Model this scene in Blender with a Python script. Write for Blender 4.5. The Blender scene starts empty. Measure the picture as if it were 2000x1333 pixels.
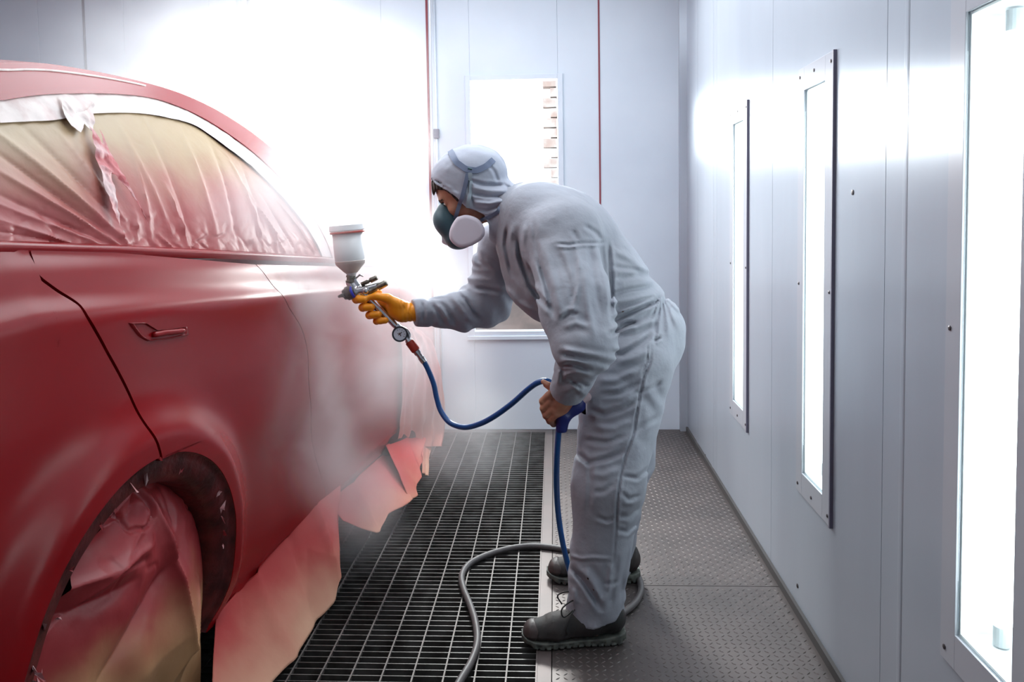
import bpy, bmesh, math, random
import numpy as np
from mathutils import Vector, Matrix, noise as mnoise

scene = bpy.context.scene
COL = scene.collection
random.seed(7)
RNG = np.random.default_rng(7)

# ------------------------------------------------------------------ camera
F = 1600.0                      # focal length in pixels of the 2000x1333 frame
H = 1.40                        # lens height above the floor
VPX, VPY = 1082.0, 412.0        # vanishing point of the booth's long axis
PITCH_PX, ROLL = 98.0, 0.012
PPX, PPY = 1000.0, VPY + PITCH_PX
Yw = np.array([VPX - PPX, PPY - VPY, -F]); Yw /= np.linalg.norm(Yw)
Zw = np.array([-math.sin(ROLL), math.cos(ROLL), 0.0]); Zw -= Zw.dot(Yw) * Yw; Zw /= np.linalg.norm(Zw)
Xw = np.cross(Yw, Zw)
R_C2W = np.array([Xw, Yw, Zw])
CAMPOS = np.array([0.0, 0.0, H])
cam_data = bpy.data.cameras.new('camera')
cam = bpy.data.objects.new('camera', cam_data)
COL.objects.link(cam)
M = Matrix.Identity(4)
for i in range(3):
    for j in range(3):
        M[i][j] = R_C2W[i][j]
M[2][3] = H
cam.matrix_world = M
cam_data.sensor_width = 36.0
cam_data.lens = F / 2000.0 * 36.0
cam_data.shift_x = (1000.0 - PPX) / 2000.0
cam_data.shift_y = -(666.5 - PPY) / 2000.0
cam_data.clip_start = 0.05
scene.camera = cam

# ------------------------------------------------------------------ exposure, world
scene.view_settings.view_transform = 'Standard'
scene.view_settings.look = 'None'
scene.view_settings.gamma = 1.0
scene.view_settings.use_curve_mapping = False
scene.view_settings.exposure = 0.0
scene.cycles.volume_bounces = 2
scene.cycles.volume_step_rate = 2.5
scene.cycles.max_bounces = 8
scene.cycles.diffuse_bounces = 4
scene.cycles.glossy_bounces = 4
scene.cycles.sample_clamp_indirect = 6.0
world = bpy.data.worlds.new('world'); scene.world = world
world.use_nodes = True
world.node_tree.nodes['Background'].inputs[0].default_value = (0.93, 0.97, 1.0, 1)
world.node_tree.nodes['Background'].inputs[1].default_value = 2.6

# ------------------------------------------------------------------ main sizes (metres)
XR = 0.825          # right wall's inner face
XL = -4.2           # left wall's inner face
YB = 5.18           # back wall's inner face
YF = -2.6           # wall behind the camera
ZC = 3.0            # ceiling

def lamp(name, loc, size, power, color, target, size_y=None, spread=None):
    d = bpy.data.lights.new(name, 'AREA'); d.energy = power; d.color = color
    d.shape = 'RECTANGLE'; d.size = size; d.size_y = size_y or size
    if spread: d.spread = spread
    o = bpy.data.objects.new(name, d); COL.objects.link(o)
    o.location = loc
    o.rotation_euler = (Vector(target) - Vector(loc)).to_track_quat('-Z', 'Y').to_euler()
    return o
# ceiling light boxes of the booth (they lie just under the ceiling)
lamp('ceiling_lamp', (-2.4, 2.3, ZC - 0.03), 1.4, 52, (0.88, 0.94, 1.0), (-2.4, 2.3, 0), 3.6)
lamp('ceiling_lamp', (-0.9, 3.7, ZC - 0.03), 2.2, 42, (0.88, 0.94, 1.0), (-0.9, 3.7, 0), 1.8)
lamp('ceiling_lamp', (0.1, 2.5, ZC - 0.03), 0.8, 20, (0.90, 0.95, 1.0), (0.1, 2.5, 0), 1.8)
# low sun through the second gate window: it backlights the mist and rims the painter
lamp('window_light_panel', (-1.31, YB + 0.16, 1.99), 0.46, 62, (1.0, 0.985, 0.96), (-0.15, 2.2, 1.15), 0.5)
lamp('window_light_panel', (-0.23, YB + 0.16, 1.98), 0.5, 95, (1.0, 0.99, 0.97), (0.3, 2.6, 1.6), 0.36)  # compact panel added outside the clear window to make the wall's bright streak
lamp('window_light_panel', (-2.40, YB + 0.16, 1.6), 0.5, 26, (0.95, 0.98, 1.0), (-2.0, 2.2, 1.1), 1.1)
# ------------------------------------------------------------------ pixel geometry of the photograph's lens
def ray(px, py):
    c = np.array([(px - PPX) / F, -(py - PPY) / F, -1.0])
    return R_C2W @ c
def at(px, py, Y):
    d = ray(px, py)
    return CAMPOS + d * (Y / d[1])
def atx(px, py, X):
    d = ray(px, py)
    return CAMPOS + d * (X / d[0])
def atz(px, py, Z=0.0):
    d = ray(px, py)
    return CAMPOS + d * ((Z - H) / d[2])
def proj(P):
    """world points (n,3) -> pixels (n,2)"""
    c = (np.atleast_2d(P) - CAMPOS) @ R_C2W
    return np.stack([PPX + F * c[:, 0] / -c[:, 2], PPY - F * c[:, 1] / -c[:, 2]], 1)

# ------------------------------------------------------------------ objects
def tag(o, label=None, cat=None, group=None, kind=None):
    if label: o['label'] = label
    if cat: o['category'] = cat
    if group: o['group'] = group
    if kind: o['kind'] = kind
    return o
def empty(name, loc=(0, 0, 0)):
    o = bpy.data.objects.new(name, None); COL.objects.link(o); o.location = loc
    o.empty_display_size = 0.1
    return o
def link(name, me, mat=None, parent=None, smooth=False):
    o = bpy.data.objects.new(name, me); COL.objects.link(o)
    if mat is not None: me.materials.append(mat)
    if smooth:
        me.polygons.foreach_set('use_smooth', [True] * len(me.polygons))
    if parent is not None:
        o.parent = parent
        if parent.type == 'EMPTY':
            o.matrix_parent_inverse = Matrix.Translation(-Vector(parent.location))
    return o
class MB:
    def __init__(s): s.v = []; s.f = []
    def add(s, vs, fs):
        b = len(s.v); s.v += [tuple(map(float, v)) for v in vs]; s.f += [tuple(b + i for i in f) for f in fs]; return s
    def box(s, x0, x1, y0, y1, z0, z1):
        return s.add([(x0,y0,z0),(x1,y0,z0),(x1,y1,z0),(x0,y1,z0),(x0,y0,z1),(x1,y0,z1),(x1,y1,z1),(x0,y1,z1)],
                     [(0,3,2,1),(4,5,6,7),(0,1,5,4),(1,2,6,5),(2,3,7,6),(3,0,4,7)])
    def frame(s, a, b, up):
        a, b = Vector(a), Vector(b); d = (b - a).normalized(); u = Vector(up); x = d.cross(u).normalized(); y = x.cross(d); return a, b, x, y
    def cyl(s, a, b, ra, rb=None, n=24, cap=True):
        rb = ra if rb is None else rb
        return s.lathe(a, b, [(0, ra), (1, rb)], n, cap)
    def lathe(s, a, b, prof, n=32, cap=True):
        """prof: (fraction along a-b, radius)"""
        a, b = Vector(a), Vector(b); d = (b - a)
        u = Vector((0, 0, 1)) if abs(d.normalized().z) < .9 else Vector((1, 0, 0))
        x = d.cross(u).normalized(); y = x.cross(d).normalized()
        vs = []
        for t, r in prof:
            for k in range(n):
                th = 2 * math.pi * k / n
                vs.append(a + d * t + (x * math.cos(th) + y * math.sin(th)) * r)
        fs = [(i*n+k, i*n+(k+1) % n, (i+1)*n+(k+1) % n, (i+1)*n+k) for i in range(len(prof)-1) for k in range(n)]
        if cap:
            fs.append(tuple(range(n-1, -1, -1))); L = (len(prof)-1)*n; fs.append(tuple(range(L, L+n)))
        return s.add(vs, fs)
    def tube(s, pts, r, n=12, cap=True):
        pts = [Vector(p) for p in pts]; rr = r if hasattr(r, '__len__') else [r]*len(pts)
        vs = []; prev = None
        for i, p in enumerate(pts):
            d = (pts[min(i+1, len(pts)-1)] - pts[max(i-1, 0)]).normalized()
            if prev is None:
                u = Vector((0,0,1)) if abs(d.z) < .9 else Vector((1,0,0)); x = d.cross(u).normalized()
            else: x = (prev - d * prev.dot(d)).normalized()
            prev = x; y = d.cross(x)
            for k in range(n):
                th = 2*math.pi*k/n; vs.append(p + (x*math.cos(th) + y*math.sin(th))*rr[i])
        m = len(pts)
        fs = [(i*n+k, i*n+(k+1) % n, (i+1)*n+(k+1) % n, (i+1)*n+k) for i in range(m-1) for k in range(n)]
        if cap: fs.append(tuple(range(n-1,-1,-1))); fs.append(tuple(range((m-1)*n, m*n)))
        return s.add(vs, fs)
    def grid(s, P):
        """P: array (a,b,3)"""
        a, b = P.shape[:2]
        return s.add(P.reshape(-1, 3), [(i*b+j, i*b+j+1, (i+1)*b+j+1, (i+1)*b+j) for i in range(a-1) for j in range(b-1)])
    def build(s, name, mat=None, parent=None, smooth=False, bevel=0, fix=True):
        me = bpy.data.meshes.new(name); me.from_pydata(s.v, [], s.f); me.update()
        if fix:
            bm = bmesh.new(); bm.from_mesh(me); bmesh.ops.recalc_face_normals(bm, faces=bm.faces); bm.to_mesh(me); bm.free()
        o = link(name, me, mat, parent, smooth)
        if bevel:
            m = o.modifiers.new('bevel', 'BEVEL'); m.width = bevel; m.segments = 2; m.limit_method = 'ANGLE'
        return o
def auto_smooth(o, deg=35):
    me = o.data
    me.polygons.foreach_set('use_smooth', [True]*len(me.polygons))
    bm = bmesh.new(); bm.from_mesh(me)
    for e in bm.edges:
        if len(e.link_faces) == 2 and e.calc_face_angle(0) > math.radians(deg): e.smooth = False
    bm.to_mesh(me); bm.free()
    return o
def spline(pts, n=8):
    """Catmull-Rom through points of any dimension"""
    P = np.array(pts, float); P = np.vstack([2*P[0]-P[1], P, 2*P[-1]-P[-2]]); out = []
    for i in range(1, len(P)-2):
        p0, p1, p2, p3 = P[i-1], P[i], P[i+1], P[i+2]
        for k in range(n):
            t = k/n
            out.append(.5*((2*p1)+(-p0+p2)*t+(2*p0-5*p1+4*p2-p3)*t*t+(-p0+3*p1-3*p2+p3)*t**3))
    out.append(P[-2]); return np.array(out)
def resample(P, n):
    P = np.array(P, float); L = np.r_[0, np.cumsum(np.linalg.norm(np.diff(P, axis=0), axis=1))]
    t = np.linspace(0, L[-1], n); return np.stack([np.interp(t, L, P[:, k]) for k in range(P.shape[1])], 1)

# numpy value noise, -1..1
def _hash(ix, iy, iz, seed):
    h = (ix*374761393 + iy*668265263 + iz*2147483647 + seed*974711) & 0xffffffff
    h = ((h ^ (h >> 13)) * 1274126177) & 0xffffffff
    h = ((h ^ (h >> 16)) * 2246822519) & 0xffffffff
    return ((h ^ (h >> 13)) & 0xffff) / 32767.5 - 1.0
def vnoise(P, seed=0):
    P = np.asarray(P, float); i = np.floor(P).astype(np.int64); f = P - i; f = f*f*f*(f*(f*6-15)+10)
    r = 0
    for dx in (0, 1):
        for dy in (0, 1):
            for dz in (0, 1):
                w = (f[..., 0] if dx else 1-f[..., 0])*(f[..., 1] if dy else 1-f[..., 1])*(f[..., 2] if dz else 1-f[..., 2])
                r = r + w*_hash(i[..., 0]+dx, i[..., 1]+dy, i[..., 2]+dz, seed)
    return r
def n2(u, v, seed=0): return vnoise(np.stack([u, v, np.zeros_like(u)+.5], -1), seed)

# ------------------------------------------------------------------ materials
def mat(name, color, rough=.5, metal=0.0, spec=.5, bump=None, bump_scale=200, bump_dist=.001, coat=0, aniso=0, var=None, trans=0, sss=0, alpha=1, stretch=None):
    m = bpy.data.materials.new(name); m.use_nodes = True; nt = m.node_tree; N = nt.nodes; b = N['Principled BSDF']
    b.inputs['Base Color'].default_value = (*color, 1); b.inputs['Roughness'].default_value = rough
    b.inputs['Metallic'].default_value = metal; b.inputs['Specular IOR Level'].default_value = spec
    if coat: b.inputs['Coat Weight'].default_value = coat; b.inputs['Coat Roughness'].default_value = .15
    if aniso: b.inputs['Anisotropic'].default_value = aniso
    if trans: b.inputs['Transmission Weight'].default_value = trans
    if alpha < 1: b.inputs['Alpha'].default_value = alpha
    if sss: b.inputs['Subsurface Weight'].default_value = sss; b.inputs['Subsurface Radius'].default_value = (.01, .004, .002)
    tc = N.new('ShaderNodeTexCoord'); src = tc.outputs['Object']
    if stretch:
        mp = N.new('ShaderNodeMapping'); mp.inputs['Scale'].default_value = stretch; nt.links.new(src, mp.inputs[0]); src = mp.outputs[0]
    if bump:
        n = N.new('ShaderNodeTexNoise'); n.inputs['Scale'].default_value = bump_scale; n.inputs['Detail'].default_value = 3
        nt.links.new(src, n.inputs['Vector'])
        bp = N.new('ShaderNodeBump'); bp.inputs['Strength'].default_value = bump; bp.inputs['Distance'].default_value = bump_dist
        nt.links.new(n.outputs['Fac'], bp.inputs['Height']); nt.links.new(bp.outputs[0], b.inputs['Normal'])
    if var:                                    # (second colour, scale, low, high)
        c2, sc, lo, hi = var
        n = N.new('ShaderNodeTexNoise'); n.inputs['Scale'].default_value = sc; n.inputs['Detail'].default_value = 4
        nt.links.new(src, n.inputs['Vector'])
        r = N.new('ShaderNodeMapRange'); r.inputs['From Min'].default_value = lo; r.inputs['From Max'].default_value = hi
        nt.links.new(n.outputs['Fac'], r.inputs['Value'])
        mx = N.new('ShaderNodeMix'); mx.data_type = 'RGBA'
        mx.inputs['A'].default_value = (*color, 1); mx.inputs['B'].default_value = (*c2, 1)
        nt.links.new(r.outputs[0], mx.inputs['Factor']); nt.links.new(mx.outputs['Result'], b.inputs['Base Color'])
    return m
def emit(name, color, strength):
    m = bpy.data.materials.new(name); m.use_nodes = True; b = m.node_tree.nodes['Principled BSDF']
    b.inputs['Base Color'].default_value = (*color, 1); b.inputs['Emission Color'].default_value = (*color, 1); b.inputs['Emission Strength'].default_value = strength
    return m
def glass_mat(name, tint=(1, 1, 1), gloss=.08, rough=.02):
    m = bpy.data.materials.new(name); m.use_nodes = True; nt = m.node_tree; N = nt.nodes; N.remove(N['Principled BSDF'])
    t = N.new('ShaderNodeBsdfTransparent'); t.inputs[0].default_value = (*tint, 1)
    g = N.new('ShaderNodeBsdfGlossy'); g.inputs['Roughness'].default_value = rough
    mx = N.new('ShaderNodeMixShader'); mx.inputs[0].default_value = gloss
    nt.links.new(t.outputs[0], mx.inputs[1]); nt.links.new(g.outputs[0], mx.inputs[2]); nt.links.new(mx.outputs[0], N['Material Output'].inputs[0])
    return m
MT = {
 'wall': mat('booth_enamel_white', (.47, .51, .575), .36, spec=.6, bump=.12, bump_scale=9, bump_dist=.004, stretch=(1, 1, .25), var=((.42, .455, .52), 2.2, .35, .65)),
 'gate': mat('gate_enamel_white', (.60, .66, .735), .42, spec=.45, bump=.1, bump_scale=5, bump_dist=.004, var=((.54, .60, .68), 1.6, .35, .65)),
 'frame': mat('fixture_frame_white', (.50, .51, .56), .32, metal=.3),
 'frame_dark': mat('dark_hinge_gap', (.13, .12, .17), .6),
 'gasket': mat('red_rubber_gasket', (.20, .03, .045), .6),
 'screw': mat('screw_head', (.10, .085, .09), .45, metal=.6),
 'reflector': mat('white_reflector', (.90, .93, .95), .25),
 'tube': emit('fluorescent_tube', (.93, .98, 1.0), 6.0),
 'endcap': mat('tube_end', (.55, .60, .62), .4),
 'glass': glass_mat('clear_glass', (.97, 1, .99), .06),
 'pane': glass_mat('window_pane', (.97, 1, 1), .05),
 'steel': mat('galvanised_steel', (.20, .195, .19), .50, metal=.8, var=((.10, .095, .09), 14, .35, .65)),
 'plate': mat('worn_floor_plate', (.125, .102, .096), .46, metal=.5, bump=.25, bump_scale=60, bump_dist=.001, var=((.075, .064, .062), 3.0, .3, .7)),
 'rail': mat('floor_rail', (.15, .12, .115), .5, metal=.4, var=((.13, .11, .105), 8, .35, .65)),
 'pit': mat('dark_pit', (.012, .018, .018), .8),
 'ceiling': mat('ceiling_white', (.7, .72, .74), .7),
 'brick': mat('outside_brick', (.42, .30, .26), .9, var=((.55, .48, .45), 12, .4, .6)),
}
# the wall's vertical ribbing spreads reflections sideways
def rib(m, rough, aniso):
    nt = m.node_tree; b = nt.nodes['Principled BSDF']
    b.inputs['Roughness'].default_value = rough; b.inputs['Anisotropic'].default_value = aniso; b.inputs['Anisotropic Rotation'].default_value = .0
    t = nt.nodes.new('ShaderNodeTangent'); t.direction_type = 'RADIAL'; t.axis = 'Z'
    nt.links.new(t.outputs[0], b.inputs['Tangent'])
rib(MT['wall'], .33, 1.0); rib(MT['frame'], .33, 1.0)
MT['wall'].node_tree.nodes['Principled BSDF'].inputs['Metallic'].default_value = .35
# ------------------------------------------------------------------ the booth
def struct(o, label, cat=None):
    return tag(o, label, cat, kind='structure')

# right wall: sheet-metal panels with seams and cut-outs for the lamps
SEAMS = [atx(1400, 600, XR)[1], atx(1508, 600, XR)[1], atx(1727, 600, XR)[1]]
pitch = (SEAMS[0] - SEAMS[2]) / 2
seam_y = [YB] + [SEAMS[0] - k*pitch for k in range(0, 7)] + [YF]
def glass_rect(l, r, top, bot):
    a, b = atx(l, 600, XR)[1], atx(r, 600, XR)[1]
    return b, a, atx(r, bot, XR)[2], atx(r, top, XR)[2]
G2 = glass_rect(1571, 1612, 158, 970)
gz0, gz1 = G2[2], G2[3]
gw = G2[1] - G2[0]
fixt = []
g2c = (G2[0] + G2[1]) / 2
g1 = glass_rect(1434, 1453, 240, 800); g3l = atx(1880, 700, XR)[1]
centres = [(g1[0]+g1[1])/2, g2c, g3l - gw/2, g3l - gw/2 - pitch, g3l - gw/2 - 2*pitch]
holes = [(c - gw/2, c + gw/2) for c in centres]
wm = MB()
T = .08
for a, b in zip(seam_y[:-1], seam_y[1:]):
    y1, y0 = a - .0015, b + .0015
    hs = [h for h in holes if h[0] > y0 - 1e-6 and h[1] < y1 + 1e-6]
    cur = y0
    for h0, h1 in sorted(hs):
        wm.box(XR, XR + T, cur, h0, 0, ZC); wm.box(XR, XR + T, h0, h1, 0, gz0); wm.box(XR, XR + T, h0, h1, gz1, ZC); cur = h1
    wm.box(XR, XR + T, cur, y1, 0, ZC)
wm.box(XR + .20, XR + .22, YF, YB, 0, ZC)
struct(wm.build('wall_right', MT['wall']), 'white enamelled sheet metal booth wall with three upright lamp openings', 'wall')
crn = MB()
for a in [YB - .02]:
    crn.box(XR - .045, XR, YB - .045, YB, 0, ZC)
struct(crn.build('trim_1', MT['wall']), 'white corner strip between lamp wall and gate wall', 'trim')
# shallow ribs on the wall panels
rb = MB()
for px in (1362, 1392, 1765):
    y = atx(px, 600, XR)[1]
    w = .012 if px > 1600 else .03
    rb.add([(XR - .0005, y-w, 0), (XR - .002, y-w*.5, 0), (XR - .002, y+w*.5, 0), (XR - .0005, y+w, 0), (XR - .0005, y-w, ZC), (XR - .002, y-w*.5, ZC), (XR - .002, y+w*.5, ZC), (XR - .0005, y+w, ZC)],
           [(0, 1, 5, 4), (1, 2, 6, 5), (2, 3, 7, 6)])
struct(rb.build('trim_2', MT['wall']), 'shallow upright ribs pressed into the white lamp wall', 'trim')
bs = MB(); bs.box(XR - .012, XR - .0005, YF, YB - .05, 0.0, .03)
struct(bs.build('baseboard_right', mat('dark_sealant', (.05, .045, .045), .7)), 'narrow dark sealant strip where lamp wall meets floor plates', 'baseboard')
# loose screws on the wall
for k, (px, py) in enumerate([(1666, 376), (1863, 638), (1856, 1257), (1558, 1145), (1506, 1128), (1402, 945), (1378, 890), (1568, 556)]):
    p = atx(px, py, XR)
    m = MB().lathe((p[0], p[1], p[2]), (p[0]-.004, p[1], p[2]), [(0, .0075), (.6, .0075), (1, .003)], 12)
    tag(m.build('wall_screw', MT['screw']), ['dark screw head between second and third lamps, high on wall', 'dark screw head close left of the nearest lamp, at mid height',
        'dark screw head close left of the nearest lamp, near its bottom', 'dark screw low on the wall under the second lamp', 'dark screw in the panel seam just above the floor',
        'dark screw at the foot of the wall nearest the booth corner seam', 'small dark screw low in the wall panel by the booth corner', 'dark screw left of the second lamp at mid height'][k], 'screw', 'screws in the lamp wall')

def fixture(c, label, long=True):
    root = empty('wall_light_fixture', (XR, c, gz0 - .06))
    tag(root, label, 'light fixture', 'upright lamps in the right wall')
    y0, y1 = c - gw/2, c + gw/2
    fl, fr, fb, ft = y1 + .062, y0 - .075, gz0 - .075, gz1 + .075       # flange
    m = MB(); x0, x1 = XR - .006, XR - .0005
    m.box(x0, x1, fr, y0, fb, ft); m.box(x0, x1, y1, fl, fb, ft); m.box(x0, x1, y0, y1, fb, gz0); m.box(x0, x1, y0, y1, gz1, ft)
    m.build('frame', MT['frame'], root, bevel=.001)
    h = MB(); h.box(XR - .010, XR - .0003, fr - .0085, fr - .0005, fb, ft)
    h.build('hinge_strip', MT['frame_dark'], root)['label'] = 'dark hinge strip'
    b = MB(); D = .17; e = .0008
    for (a0, a1, a2, a3, a4, a5) in [(XR+D, XR+D+.01, y0+e, y1-e, gz0, gz1), (XR+.003, XR+D, y0+e, y0+.006, gz0, gz1), (XR+.003, XR+D, y1-.006, y1-e, gz0, gz1), (XR+.003, XR+D, y0+.006, y1-.006, gz0+e, gz0+.006), (XR+.003, XR+D, y0+.006, y1-.006, gz1-.006, gz1-e)]:
        b.box(a0, a1, a2, a3, a4, a5)
    b.build('reflector_box', MT['reflector'], root)
    for k, ty in enumerate((c - gw*.24, c + gw*.24)):
        t = MB().lathe((XR+.06, ty, gz0+.05), (XR+.06, ty, gz1-.05), [(0, .013), (.003, .019), (.997, .019), (1, .013)], 20)
        to = t.build('lamp_tube', MT['tube'], root, smooth=True)
        MB().cyl((XR+.06, ty, gz0+.01), (XR+.06, ty, gz0+.05), .016, n=16).build('tube_socket', MT['endcap'], to)
        MB().cyl((XR+.06, ty, gz1-.05), (XR+.06, ty, gz1-.01), .016, n=16).build('tube_socket', MT['endcap'], to)
    g = MB(); g.box(XR - .002, XR + .001, y0 + .001, y1 - .001, gz0 + .001, gz1 - .001)
    g.build('cover_glass', MT['glass'], root)
    for zz in (fb + .028, gz0*.5 + gz1*.5, ft - .028):
        for yy in (fl - .02, fr + .022):
            MB().lathe((XR-.006, yy, zz), (XR-.0095, yy, zz), [(0, .0055), (.6, .0055), (1, .002)], 10).build('screw', MT['screw'], root)
    for zz in (fb + .028, ft - .028):
        MB().lathe((XR-.006, c, zz), (XR-.0095, c, zz), [(0, .0055), (.6, .0055), (1, .002)], 10).build('screw', MT['screw'], root)
    return root
FL = ['farthest and smallest upright wall light, next to the booth corner', 'middle upright wall light, whole frame with dark hinge strip in view',
      'nearest and widest upright wall light, cut off by the photo\'s right edge']
for k, c in enumerate(centres[:3]): fixture(c, FL[k])

# back wall: folding gate leaves with windows, fixed panel right
XJ = [at(px, 200, YB)[0] for px in (172, 492, 838, 1171)]
XJ = [XL + .35, at(-170, 200, YB)[0]] + XJ
xw_r = at(1171, 200, YB)[0]
fix_ = MB(); fix_.box(xw_r + .003, XR + .2, YB, YB + .06, 0, ZC); fix_.box(XL - .1, XJ[0] - .003, YB, YB + .06, 0, ZC)
struct(fix_.build('wall_back', MT['gate']), 'plain white end wall beside the folding gate, up to the booth corner', 'wall')
wz1 = at(1000, 155, YB)[2]; wz0 = at(1000, 648, YB)[2]
wins = []
for k in range(len(XJ) - 1):
    a, b = XJ[k] + .003, XJ[k+1] - .003
    c = (a + b)/2
    if k == 4: x0, x1 = at(920, 300, YB)[0], at(1091, 300, YB)[0]
    elif k == 3: x0, x1 = at(585, 300, YB)[0], at(750, 300, YB)[0]
    else: x0, x1 = c - .28, c + .28
    m = MB(); m.box(a, x0, YB, YB+.05, 0, ZC); m.box(x1, b, YB, YB+.05, 0, ZC); m.box(x0, x1, YB, YB+.05, 0, wz0); m.box(x0, x1, YB, YB+.05, wz1, ZC)
    d = struct(m.build('door_%d' % (k+1), MT['gate'], bevel=.003), ['folding gate leaf at the far left end, behind the car', 'white folding gate leaf behind the car roof at the left edge', 'white folding gate leaf above the car roof, its window veiled by mist',
        'white folding gate leaf whose window shines through the densest mist', 'white folding gate leaf with the clear bright window behind the painter\'s head'][k], 'door')
    fr = MB(); w = .03; yy0, yy1 = YB - .012, YB + .062
    fr.box(x0-w, x0+.004, yy0, yy1, wz0-w, wz1+w); fr.box(x1-.004, x1+w, yy0, yy1, wz0-w, wz1+w); fr.box(x0+.004, x1-.004, yy0, yy1, wz1-.004, wz1+w); fr.box(x0+.004, x1-.004, yy0, yy1, wz0-w, wz0+.004)
    fr.box(x0-w-.012, x1+w+.012, YB-.022, YB-.0005, wz0-w-.02, wz0-w+.004)
    wo = struct(fr.build('window_%d' % (k+1), MT['gate'], bevel=.002), ['upright window at the far left end of the gate', 'upright window hidden behind the car roof at the left', 'upright window faintly seen through mist above the car roof', 'upright window glowing through the whitest mist',
        'clear upright window behind the painter\'s head and shoulder'][k], 'window')
    MB().box(x0, x1, YB+.03, YB+.034, wz0, wz1).build('pane', MT['pane'], wo)
    # gaskets between the leaves
    if k >= 2:
        g = MB(); X = XJ[k]
        g.box(X - .004 - .006, X + .004, YB - .004, YB + .02, 0.02, ZC)
        struct(g.build('trim_%d' % (k+3), MT['gasket'] if k in (3+1,) else mat('grey_gasket', (.28, .28, .32), .6)), ['grey upright seal left of the misty gate window', 'grey upright seal in the gate above the car', 'thin red upright seal between the two bright gate windows'][k-2], 'trim')
g = MB(); g.box(xw_r - .006, xw_r + .004, YB - .004, YB + .02, .02, ZC)
struct(g.build('trim_8', MT['gasket']), 'thin dark red upright seal right of the painter\'s window', 'trim')
# locking rods of the gate
for (pxa, name_l, ph) in ((852, 'slim grey locking rod with small latch beside the red seal', 262), (476, 'slim grey locking rod high on the gate over the car', None)):
    x = at(pxa, 200, YB)[0]
    root = empty('locking_rod', (x, YB - .012, 0)); tag(root, name_l, 'locking rod')
    MB().cyl((x, YB-.012, .06), (x, YB-.012, ZC-.05), .007, n=12).build('rod', MT['gate'], root, smooth=True)
    x2 = x - .028
    MB().box(x2-.004, x2+.004, YB-.006, YB-.0005, .05, ZC-.05).build('guide_strip', MT['frame'], root)
    if ph:
        z = at(pxa, ph, YB)[2]
        MB().box(x-.018, x+.018, YB-.032, YB-.006, z-.03, z+.03).build('latch', MT['frame_dark'], root, bevel=.004)
# left wall, front wall, ceiling
struct(MB().box(XL-.08, XL, YF, YB, 0, ZC).build('wall_left', MT['wall']), 'white left booth wall beyond the car', 'wall')
struct(MB().box(XL-.08, XR+.3, YF-.08, YF, 0, ZC).build('wall_front', MT['wall']), 'white booth wall behind the viewer', 'wall')
struct(MB().box(XL-.08, XR+.3, YF-.08, YB+.06, ZC, ZC+.06).build('ceiling', MT['ceiling']), 'white booth ceiling', 'ceiling')
# outside: brick pier and ground seen through the panes
bx0, bx1 = at(1076, 300, YB+1.0)[0], at(1105, 300, YB+1.0)[0]
bk = MB(); random.seed(3)
for r in range(38):
    z = r*.075
    for q in range(3):
        xx = bx0 + q*.11 - (.055 if r % 2 else 0)
        bk.box(xx, xx+.10, YB+1.0-random.random()*.006, YB+1.12, z, z+.065)
struct(bk.build('trim_9', MT['brick']), 'pale brick pier standing outside the painter\'s window', 'pier')
struct(MB().box(at(870,600,YB+.9)[0], at(1120,600,YB+.9)[0], YB+.9, YB+.96, 0, at(1000, 566, YB+.9)[2]).build('trim_11', mat('outside_low_wall', (.20, .15, .14), .9, var=((.30, .22, .20), 6, .4, .6))), 'low tan wall outside, seen through the bottom of the painter\'s window', 'low wall')
struct(MB().box(-8, 6, YB+.1, YB+8, -.06, -.01).build('ground', mat('outside_ground', (.5, .45, .42), .9)), 'pale yard ground outside the gate windows', 'ground')

# floor: pit, grating, rail, chequer plates
gx1 = atz(1052, 1250)[0]
rx1 = atz(1077, 1250)[0]
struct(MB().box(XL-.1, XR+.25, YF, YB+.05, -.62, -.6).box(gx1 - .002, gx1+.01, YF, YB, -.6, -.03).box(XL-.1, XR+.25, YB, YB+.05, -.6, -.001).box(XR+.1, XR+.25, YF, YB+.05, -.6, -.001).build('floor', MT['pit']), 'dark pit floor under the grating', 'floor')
gr_root = empty('floor_grating', (gx1, 3.0, 0)); tag(gr_root, 'dark steel bar grating covering the pit between car and painter', 'grating')
gm = MB()
step = .0337
y = 1.2
while y < YB - .02:
    gm.box(-2.9, gx1 - .006, y, y + .0035, -.028, -.001); y += step
gm.build('cross_bars', MT['steel'], gr_root)
gm = MB(); x = gx1 - .094
while x > -2.9:
    gm.box(x - .0024, x + .0024, 1.2, YB - .01, -.012, 0.0012); x -= .0943
gm.build('long_bars', mat('worn_bar', (.15, .135, .13), .55, metal=.7), gr_root)
MB().box(gx1 - .006, gx1 - .0005, 1.2, YB-.01, -.03, .002).box(-2.9, gx1, YB-.06, YB-.006, -.03, .001).build('edge_bar', MT['rail'], gr_root)
struct(MB().box(gx1, rx1, YF, YB, -.03, .0).build('trim_10', MT['rail']), 'flat steel rail between grating and chequer plates', 'trim')
struct(MB().box(XL, -2.9, YF, YB, -.03, 0).box(-2.9, gx1, YF, 1.2, -.03, 0).build('floor_plates_left', MT['plate']), 'steel floor under the far side of the car', 'floor')
ys = atz(1350, 1145)[1]
edges = [YF, ys - 1.6, ys, YB]
labs = ['chequer plate behind the viewer', 'near chequer plate under the painter\'s front shoe', 'far chequer plate under the painter\'s rear shoe, up to the gate']
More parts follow.
